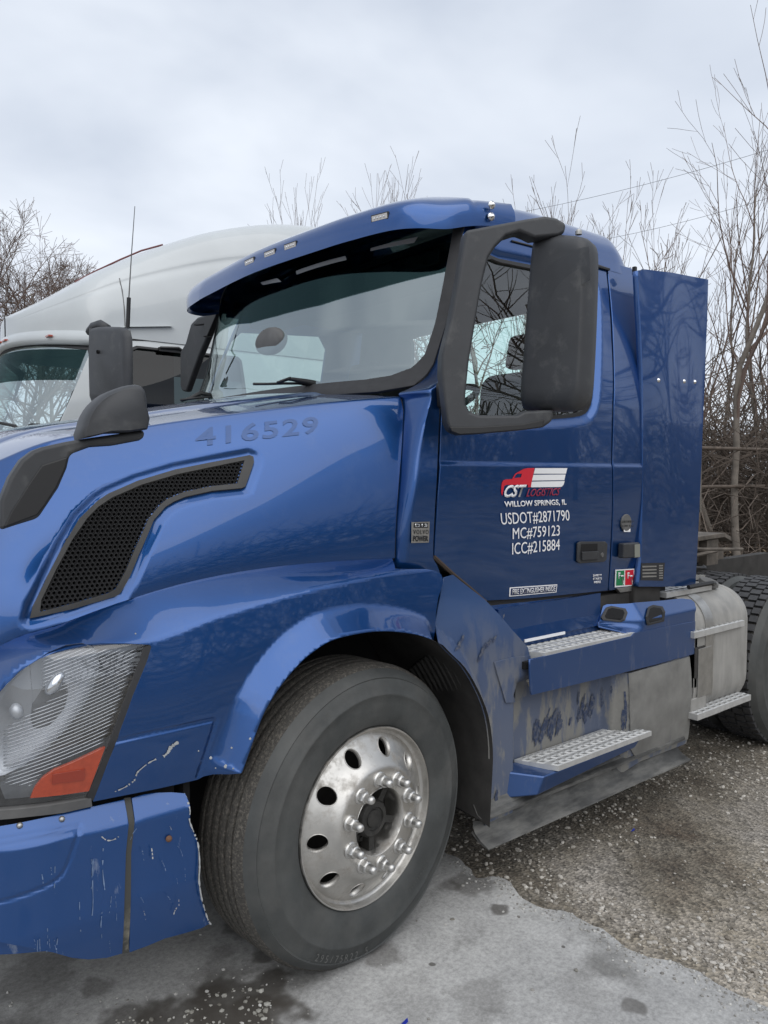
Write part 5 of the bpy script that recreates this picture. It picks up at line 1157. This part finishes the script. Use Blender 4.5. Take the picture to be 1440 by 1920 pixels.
vs = [(-big, -big, GZ - .012), (big, -big, GZ - .012), (big, big, GZ - .012), (-big, big, GZ - .012), (-2.95, -3.15, GZ - .012), (5.95, -3.15, GZ - .012), (5.95, 4.95, GZ - .012), (-2.95, 4.95, GZ - .012)]
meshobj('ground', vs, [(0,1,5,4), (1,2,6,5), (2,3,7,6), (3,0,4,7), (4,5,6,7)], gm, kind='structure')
# concrete slab
def cmat():
    m = mat('oil_stained_concrete', (.25, .25, .245), rough=.8); t = m.node_tree; b = t.nodes['Principled BSDF']; L = t.links.new; tcn = t.nodes.new('ShaderNodeTexCoord')
    def nz(sc, det=8, ro=.65, off=(0, 0, 0)):
        n = t.nodes.new('ShaderNodeTexNoise'); n.inputs['Scale'].default_value = sc; n.inputs['Detail'].default_value = det; n.inputs['Roughness'].default_value = ro
        mp_ = t.nodes.new('ShaderNodeMapping'); mp_.inputs['Location'].default_value = off; L(tcn.outputs['Object'], mp_.inputs[0]); L(mp_.outputs[0], n.inputs['Vector']); return n.outputs['Fac']
    r = t.nodes.new('ShaderNodeValToRGB'); e = r.color_ramp.elements; e[0].position = .30; e[0].color = (.24, .238, .232, 1); e[1].position = .66; e[1].color = (.45, .445, .43, 1)
    L(nz(2.2, 12, .72), r.inputs[0])
    r2 = t.nodes.new('ShaderNodeMapRange'); r2.inputs[1].default_value = .58; r2.inputs[2].default_value = .72; L(nz(3.1, 4, .5, (4, 2, 0)), r2.inputs[0])
    mx = t.nodes.new('ShaderNodeMix'); mx.data_type = 'RGBA'; mx.inputs['B'].default_value = (.13, .127, .118, 1); L(r.outputs[0], mx.inputs['A']); 
    ms = t.nodes.new('ShaderNodeMath'); ms.operation = 'MULTIPLY'; ms.inputs[1].default_value = .75; L(r2.outputs[0], ms.inputs[0]); L(ms.outputs[0], mx.inputs['Factor'])
    r3 = t.nodes.new('ShaderNodeMapRange'); r3.inputs[1].default_value = .35; r3.inputs[2].default_value = .65; r3.inputs[3].default_value = .75; r3.inputs[4].default_value = 1.2; L(nz(60, 4, .8), r3.inputs[0])
    vm = t.nodes.new('ShaderNodeVectorMath'); vm.operation = 'SCALE'; L(mx.outputs['Result'], vm.inputs[0]); L(r3.outputs[0], vm.inputs['Scale'])
    cur = vm.outputs[0]
    # individual oil drips, where they lie in the photo
    sp = t.nodes.new('ShaderNodeSeparateXYZ'); L(tcn.outputs['Object'], sp.inputs[0])
    for (px, py, rx_, ry_, dk) in SPOTS:
        p = atZ(px, py, 0); vs_n = t.nodes.new('ShaderNodeVectorMath'); vs_n.operation = 'DISTANCE'; vs_n.inputs[1].default_value = (p[0], p[1], 0)
        nn = t.nodes.new('ShaderNodeVectorMath'); nn.operation = 'ADD'; no = t.nodes.new('ShaderNodeTexNoise'); no.inputs['Scale'].default_value = 9; L(tcn.outputs['Object'], no.inputs['Vector'])
        sc_ = t.nodes.new('ShaderNodeVectorMath'); sc_.operation = 'MULTIPLY_ADD'; L(no.outputs['Color'], sc_.inputs[0]); k_ = rx_ * 2.4; sc_.inputs[1].default_value = (k_, k_, 0); sc_.inputs[2].default_value = (-k_ / 2, -k_ / 2, 0)
        L(tcn.outputs['Object'], nn.inputs[0]); L(sc_.outputs[0], nn.inputs[1]); L(nn.outputs[0], vs_n.inputs[0])
        mrn = t.nodes.new('ShaderNodeMapRange'); mrn.interpolation_type = 'SMOOTHSTEP'; mrn.inputs[1].default_value = rx_ * 1.15; mrn.inputs[2].default_value = rx_ * .65; mrn.inputs[3].default_value = 0; mrn.inputs[4].default_value = dk; L(vs_n.outputs['Value'], mrn.inputs[0])
        m2_ = t.nodes.new('ShaderNodeMix'); m2_.data_type = 'RGBA'; m2_.inputs['B'].default_value = (.050, .043, .035, 1); L(cur, m2_.inputs['A']); L(mrn.outputs[0], m2_.inputs['Factor']); cur = m2_.outputs['Result']
    L(cur, b.inputs['Base Color'])
    bn = t.nodes.new('ShaderNodeBump'); bn.inputs['Strength'].default_value = .25; bn.inputs['Distance'].default_value = .004; L(nz(90, 5, .7), bn.inputs['Height']); L(bn.outputs[0], b.inputs['Normal'])
    return m
SPOTS = [(940,1708,.05,.03,.75), (885,1655,.10,.05,.55), (840,1660,.06,.05,.5), (1192,1892,.035,.02,.6), (810,1808,.012,.01,.8), (520,1770,.10,.05,.7), (450,1735,.08,.05,.6), (720,1790,.07,.03,.5), (1056,1775,.008,.01,.8), (900,1870,.10,.05,.25), (180,1850,.06,.04,.45), (450,1875,.17,.1,.80), (345,1900,.13,.1,.78), (480,1905,.13,.1,.8), (240,1920,.10,.1,.7), (420,1862,.22,.1,.35), (60,1830,.14,.1,.35), (1090,1860,.09,.1,.16), (760,1870,.12,.1,.14)]
skin('concrete_slab', slabp, lambda x, y: (x, y, .0), cmat(), holes=[], h=.25, thick=.05, sign=1, kind='structure')
# loose stones as real geometry
def stones(name, pts, rmin, rmax, m, seed=1, z=None, **k):
    rg = np.random.default_rng(seed); mb = MB(); ico = [(0,0,1),(.894,0,.447),(.276,.851,.447),(-.724,.526,.447),(-.724,-.526,.447),(.276,-.851,.447),(.724,.526,-.447),(-.276,.851,-.447),(-.894,0,-.447),(-.276,-.851,-.447),(.724,-.526,-.447),(0,0,-1)]
    F = [(0,1,2),(0,2,3),(0,3,4),(0,4,5),(0,5,1),(1,6,2),(2,7,3),(3,8,4),(4,9,5),(5,10,1),(6,7,2),(7,8,3),(8,9,4),(9,10,5),(10,6,1),(6,11,7),(7,11,8),(8,11,9),(9,11,10),(10,11,6)]
    I = np.array(ico)
    for x, y in pts:
        r = rmin + (rmax - rmin) * rg.random() ** 2.5; sc = np.array([1, .55 + .4 * rg.random(), .35 + .35 * rg.random()]) * r; J = I * (1 + .35 * (rg.random((12, 1)) - .5)); a = rg.random() * 6.28; ti = rg.normal(0, .25)
        P = J * sc; c, s = math.cos(a), math.sin(a); P = np.stack([P[:, 0] * c - P[:, 1] * s, P[:, 0] * s + P[:, 1] * c, P[:, 2] + ti * P[:, 0] * .5], 1)
        zz = (gz(x, y) if z is None else z) + sc[2] * .35; mb.add(P + [x, y, zz], F)
    me = bpy.data.meshes.new(name); me.from_pydata(mb.v, [], mb.f); me.update(); at_ = me.attributes.new('shade', 'FLOAT', 'FACE')
    at_.data.foreach_set('value', np.repeat(rg.random(len(mb.f) // 20), 20).astype(np.float32)); return link(name, me, m, None, **k)
def stonemat(name, c0, c1):
    m = mat(name, c0, rough=.9); t = m.node_tree; b = t.nodes['Principled BSDF']; a = t.nodes.new('ShaderNodeAttribute'); a.attribute_name = 'shade'; r = t.nodes.new('ShaderNodeValToRGB'); e = r.color_ramp.elements; e[0].color = (*c0, 1); e[1].color = (*c1, 1)
    t.links.new(a.outputs['Fac'], r.inputs[0]); t.links.new(r.outputs[0], b.inputs['Base Color']); return m
rg = np.random.default_rng(3); slab_set = slabp
def dens_at(x, y):
    n = mnoise.noise(Vector((x * 1.3, y * 1.3, 2))) + .5 * mnoise.noise(Vector((x * 3.5, y * 3.5, 9)))
    return max(0, min(1, .42 + 1.1 * n))
pale, dark_ = [], []
eA = np.array(EP2)
while len(pale) < 15000:
    x, y = rg.uniform(.3, 4.6), rg.uniform(-2.4, 1.0)
    if inside((x, y), slabp): continue
    de = math.sqrt(((eA - [x, y]) ** 2).sum(1).min()); dn = dens_at(x, y)
    if y > .2: dn *= .25
    elif y > -.45 + .4 * mnoise.noise(Vector((x * 1.5, 0, 4))): dn *= .35
    if x > 2.6: dn *= .7
    pr = dn * (1.0 if de > .05 else .35) + (.55 if .04 < de < .22 and x > .75 and y < .0 else 0)
    if rg.random() < pr: pale.append((x, y))
stones('loose_gravel', pale, .004, .0135, stonemat('pale_limestone_chips', (.17, .148, .12), (.50, .47, .42)), kind='stuff')
while len(dark_) < 7000:
    x, y = rg.uniform(.3, 5.0), rg.uniform(-2.4, 1.5)
    if not inside((x, y), slabp): dark_.append((x, y))
stones('dirt_crumbs', dark_, .003, .008, stonemat('dirt_crumb', (.09, .08, .065), (.22, .20, .17)), seed=5, kind='stuff')
crumb = []
hp = pdist(hole, True)
while len(crumb) < 520:
    x, y = rg.uniform(-1.6, .9), rg.uniform(-1.6, 1.0)
    if inside((x, y), slabp) and rg.random() < (.9 if hp(x, y) < .12 else .10 + (.25 if math.sqrt(((eA - [x, y]) ** 2).sum(1).min()) < .12 else 0)): crumb.append((x, y))
while len(crumb) < 1300:
    k_ = rg.integers(0, len(eA)); x, y = eA[k_] + rg.normal(0, .045, 2)
    if inside((x, y), slabp): crumb.append((x, y))
crumb = crumb
stones('crumbs_on_slab', crumb, .0018, .0075, stonemat('pale_crumb', (.16, .15, .135), (.50, .49, .46)), seed=8, z=.0, kind='stuff')
inh = []
while len(inh) < 260:
    x, y = rg.uniform(-1.3, .3), rg.uniform(-1.3, .3)
    if inside((x, y), hole): inh.append((x, y))
stones('pebbles_in_hole', inh, .004, .012, stonemat('pebble', (.13, .12, .10), (.42, .41, .37)), seed=9, z=.0, kind='stuff')
# chips of blue paint and a couple of single stones
blu = mat('blue_scrap', (.01, .03, .35), rough=.4)
for i, (px, py, s) in enumerate(((1186,1556,.014), (757,1916,.018))):
    p = atZ(px, py, .012 if i else -.0)
    tag(meshobj('plastic_scrap', [(p[0] - s, p[1], p[2] - .004), (p[0] + s, p[1] + .004, p[2] + .003), (p[0] + .3 * s, p[1] - .8 * s, p[2] + .006), (p[0] - .5 * s, p[1] - .7 * s, p[2] + .001)], [(0, 1, 2), (0, 2, 3)], blu), ('small blue scrap lying on the gravel beside the skirt', 'small blue scrap lying on the concrete near the bottom edge')[i], 'scrap')
for (px, py, r, lb) in ((848,1724,.011,'pale pebble on the concrete left of the round oil spot'), (1080,1820,.009,'small pebble on bare concrete below the gravel edge')):
    p = atZ(px, py, 0); tag(stones('pebble', [(p[0], p[1])], r, r, bpy.data.materials['pebble'], seed=int(px), z=0.), lb, 'stone')

# ================================================================== TREES
bark = mat('grey_brown_bark', (.19, .165, .14), rough=.9, var=.3, vscale=6); twig = mat('twig_bark', (.16, .115, .095), rough=.9, var=.2, vscale=3)
RMIN = [.0032]
def grow(mbT, mbC, p, d, L, r, lvl, maxl, rg, spread, up, kids, seglen=.35, wob=.10):
    n = max(3, int(L / seglen)); pts = [np.array(p, float)]; d = np.array(d, float); rs = [r]
    for i in range(n):
        d = d + rg.normal(0, wob, 3) + np.array([0, 0, up]); d /= np.linalg.norm(d); pts.append(pts[-1] + d * L / n); rs.append(max(RMIN[0], r * (1 - .75 * (i + 1) / n)))
    (mbT if lvl == 0 else mbC).tube(pts, rs, 7 if lvl == 0 else (5 if lvl == 1 else 3), cap=lvl < 1)
    if lvl >= maxl: return
    for k in range(kids[lvl]):
        t = .25 + .72 * rg.random() if lvl else .30 + .68 * (k + rg.random()) / kids[lvl]; i = min(n - 1, int(t * n)); q = pts[i] + (pts[i + 1] - pts[i]) * (t * n - i)
        dd = pts[i + 1] - pts[i]; dd /= np.linalg.norm(dd); o_ = np.cross(dd, rg.normal(0, 1, 3)); o_ /= np.linalg.norm(o_) + 1e-9
        sp = spread * (.7 + .6 * rg.random()); nd = dd * math.cos(sp) + o_ * math.sin(sp); nd[2] = abs(nd[2]) if lvl < 1 else nd[2]
        grow(mbT, mbC, q, nd, L * (.35 + .25 * rg.random()) * (1.15 - .5 * t), rs[i] * .6, lvl + 1, maxl, rg, spread, up * .9, kids, seglen, wob)
def tree(loc, H, r, seed, label, kids=(12, 6, 4), spread=.62, up=.035, maxl=3, lean=(0, 0), name='bare_tree', group='bare trees behind the trucks', mt=None, seglen=.4, wob=.08):
    rg = np.random.default_rng(seed); root = empty(name, loc, label=label, cat='tree', group=group); T, Cn = MB(), MB()
    grow(T, Cn, loc, (lean[0], lean[1], 1), H, r, 0, maxl, rg, spread, up, kids, seglen, wob)
    T.build('trunk', mt or bark, root, smooth=True); Cn.build('crown', mt or twig, root, smooth=True); return root
def gp(px, depth):   # ground point under a photo column at a given distance
    d = ray(px, 960); d = d / np.dot(d, FW); p = CAM + d * depth; return (p[0], p[1], -.05)
def top_h(px, py, depth): d = ray(px, py); d = d / np.dot(d, FW); return (CAM + d * depth)[2]
FD = 13.
TR = [(1388, 40, 11.5, .062, 'tall slender bare tree with a pale forked trunk, right of the blue fairing', (.05, 0)), (1425, 30, 13, .05, 'bare sapling against the right edge with a reddish stem', (.0, 0)), (1352, 330, 12, .05, 'thin bare sapling just left of the tall forked tree', (-.12, .1)),
      (1300, 300, 13, .04, 'bare many stemmed shrub rising directly over the fairing top', (-.20, .12)), (1408, 230, 14.5, .05, 'bare tree behind the tall forked one with steep upright shoots', (.05, .0)), (1455, 190, 12.5, .06, 'bare tree cut off by the right edge of the picture', (-.05, .0)), (1335, 250, 15, .045, 'thin bare tree farthest back beside the fairing', (-.1, 0))]
for i, (px, ty, dep, r, lb, ln) in enumerate(TR):
    H = (top_h(px, ty, dep) + .05) * (.88 if i < 1 else .72); tree(gp(px, dep), H, r, 20 + i, lb, kids=(10, 5, 3), spread=.42, up=.07, lean=ln)
for i, (px, ty, dep, lb) in enumerate(((560, 385, 17, 'bare treetop over the white truck roof, leftmost over the visor'), (625, 350, 17, 'bare treetop peeping over the visor, second from the left'), (690, 335, 16, 'bare treetop peeping over the middle of the visor'), (750, 315, 16, 'tallest bare treetop behind the visor ridge'), (800, 350, 17, 'small bare treetop behind the visor hump'),
                                      (925, 330, 15, 'bare treetop over the back end of the visor'), (975, 300, 14, 'bare treetop between visor and mirror bracket'), (1030, 290, 14, 'bare treetop over the mirror bracket'), (1085, 290, 14, 'bare treetop right above the mirror head'), (1150, 395, 15, 'short bare treetop above the rear roof corner'), (1210, 330, 14, 'bare treetop between roof corner and fairing'))):
    H = (top_h(px, ty, dep) + .05) * (.775 if i < 5 else .70); tree(gp(px, dep), H, .022, 50 + i, lb, kids=(10, 4, 2), spread=.30, up=.06, wob=.05)
RMIN[0] = .0065
for i, (px, ty, dep, lb) in enumerate(((-30, 400, 30, 'dense twiggy tree cut by the left edge of the picture'), (30, 430, 31, 'dense twiggy tree nearest the left edge above the white roof'), (75, 440, 30, 'dense twiggy tree second from the left above the white roof'), (115, 480, 32, 'low round twiggy tree at the end of the left group'), (165, 500, 40, 'far low twiggy tree where the left group meets the white roof'))):
    H = (top_h(px, ty, dep) + .05) * .78; tree(gp(px, dep), H, .12, 80 + i, lb, kids=(20, 11, 7), spread=.72, up=.01, seglen=.9, wob=.10)
RMIN[0] = .006
for i, (px, ty, dep) in enumerate(((905, 560, 14), (975, 600, 13), (1050, 560, 14.5), (800, 640, 16))):
    H = (top_h(px, ty, dep) + .05) * .95; tree(gp(px, dep), H, .07, 140 + i, ('spreading bare tree seen through the cab side window, nearer the mirror bracket', 'spreading bare tree seen through the cab side window, nearer the seat', 'bare tree hidden behind the mirror head and cab', 'bare tree seen in the small rear pane beside the windshield edge')[i], kids=(14, 7, 4), spread=.8, up=.02, wob=.13)
RMIN[0] = .0032
# tangle of brush at the foot of the trees
rgb = np.random.default_rng(77); mb = MB()
for i in range(4300):
    dep = rgb.uniform(12, 17); px = rgb.uniform(1150, 1560) if i < 2800 else rgb.uniform(1560, 2700); p = np.array(gp(px, dep)); L_ = rgb.uniform(.6, 3.4); d = np.array([rgb.normal(0, .6), rgb.normal(0, .6), rgb.uniform(.15, 1)]); pts = [p + np.array([0, 0, rgb.uniform(0, 2.2) ** 1.0])]
    for k in range(5): d = d + rgb.normal(0, .28, 3); d[2] -= .10; d /= np.linalg.norm(d); q = pts[-1] + d * L_ / 5; q[2] = max(q[2], .02); pts.append(q)
    mb.tube(pts, [rgb.uniform(.004, .011)] * 5 + [.002], 3, False)
mb.build('brush', mat('brush_stems', (.125, .10, .082), rough=.95, var=.4, vscale=2), kind='stuff')
rgb = np.random.default_rng(78); mb = MB()
for i in range(2600):
    dep = rgb.uniform(11.5, 15); px = rgb.uniform(1150, 1560); p = np.array(gp(px, dep)); p[2] = rgb.uniform(.0, .5) ** 1.0
    a = rgb.random() * 6.28; s = rgb.uniform(.02, .05); v1 = np.array([math.cos(a) * s, math.sin(a) * s, rgb.normal(0, .02)]); v2 = np.array([-math.sin(a) * s * .6, math.cos(a) * s * .6, rgb.normal(0, .02)]); mb.add([p, p + v1 + v2 * .5, p + v1 * 2, p + v1 - v2 * .8], [(0, 1, 2, 3)])
mb.build('leaf_litter', mat('dead_leaves', (.20, .15, .10), rough=.95, var=.5, vscale=5), kind='stuff')
# pipe fence: posts, rails
fr_ = empty('pipe_fence', gp(1380, 11.8), label='rusty pipe rail fence in front of the brush behind the truck', cat='fence')
pf = mat('rusty_pipe', (.10, .078, .062), rough=.8, var=.4, vscale=8)
for py, dep in ((835, 11.4), (915, 11.6)):
    A = atZ(1100, py, 0) * 0; d1 = ray(1150, py); d2 = ray(1560, py); q1 = CAM + d1 / (d1 @ FW) * (dep - 1.5); q2 = CAM + d2 / (d2 @ FW) * (dep + 1.2); q2[2] = q1[2]
    MB().tube([q1, q2], .026, 10).build('rail', pf, fr_, smooth=True)
for k in range(4):
    t = k / 3; q = q1 + (q2 - q1) * t; MB().tube([(q[0], q[1], -.05), (q[0], q[1], 2.15)], .04, 8).build('post', pf, fr_, smooth=True)
# rail beam lying behind the truck
MB().box(-.1, .1, -2, 2, 0, .1).v
# overhead wires
for i, (a, b, dep, lb) in enumerate((((1040,388),(1480,272),30,'upper overhead wire crossing the trees at right'), ((1140,450),(1480,362),30,'lower overhead wire crossing the trees at right'))):
    d1, d2 = ray(*a), ray(*b); q1 = CAM + d1 / (d1 @ FW) * (dep + 6); q2 = CAM + d2 / (d2 @ FW) * dep; e0 = q1 + (q1 - q2) * .5; e1 = q2 + (q2 - q1) * .5
    pts = [e0 + (e1 - e0) * t + np.array([0, 0, -.5 * 4 * t * (1 - t) + .44]) for t in np.linspace(0, 1, 16)]
    tag(MB().tube(pts, .008, 5).build('overhead_wire', black, None, smooth=True), lb, 'wire')
# the yard behind the camera, seen in the paint: bare trees and a pale shed
for i, (x, y) in enumerate(((11.5, -9), (15, -11), (19, -10), (24, -12), (29, -10), (-9, -22), (34, -14))):
    tree((x, y, -.05), 9 + (i * 37 % 5) * .6, .16, 120 + i, ('bare tree standing across the yard from the truck door', 'bare tree across the yard near the fairing end', 'bare tree across the yard opposite the wheel', 'bare tree across the yard opposite the hood', 'bare tree across the yard toward the tank', 'bare tree far across the yard ahead of the bumper', 'bare tree across the yard beyond the drive wheels')[i], kids=(14, 7, 4), spread=.8, up=.015, seglen=.7, wob=.12, group='bare trees across the yard', maxl=2)

rgb = np.random.default_rng(79); mb = MB()
for i in range(2600):
    x0_ = rgb.uniform(3, 52); p = np.array([x0_, -13 - rgb.uniform(0, 6), rgb.uniform(0, 3.2)]); L_ = rgb.uniform(1.2, 4); d = np.array([rgb.normal(0, .6), rgb.normal(0, .4), rgb.uniform(.1, 1)]); pts = [p]
    for k in range(4): d = d + rgb.normal(0, .25, 3); d /= np.linalg.norm(d); pts.append(pts[-1] + d * L_ / 4)
    mb.tube(pts, [rgb.uniform(.015, .035)] * 4 + [.006], 3, False)
mb.build('thicket_across_the_yard', bpy.data.materials['brush_stems'], kind='stuff')
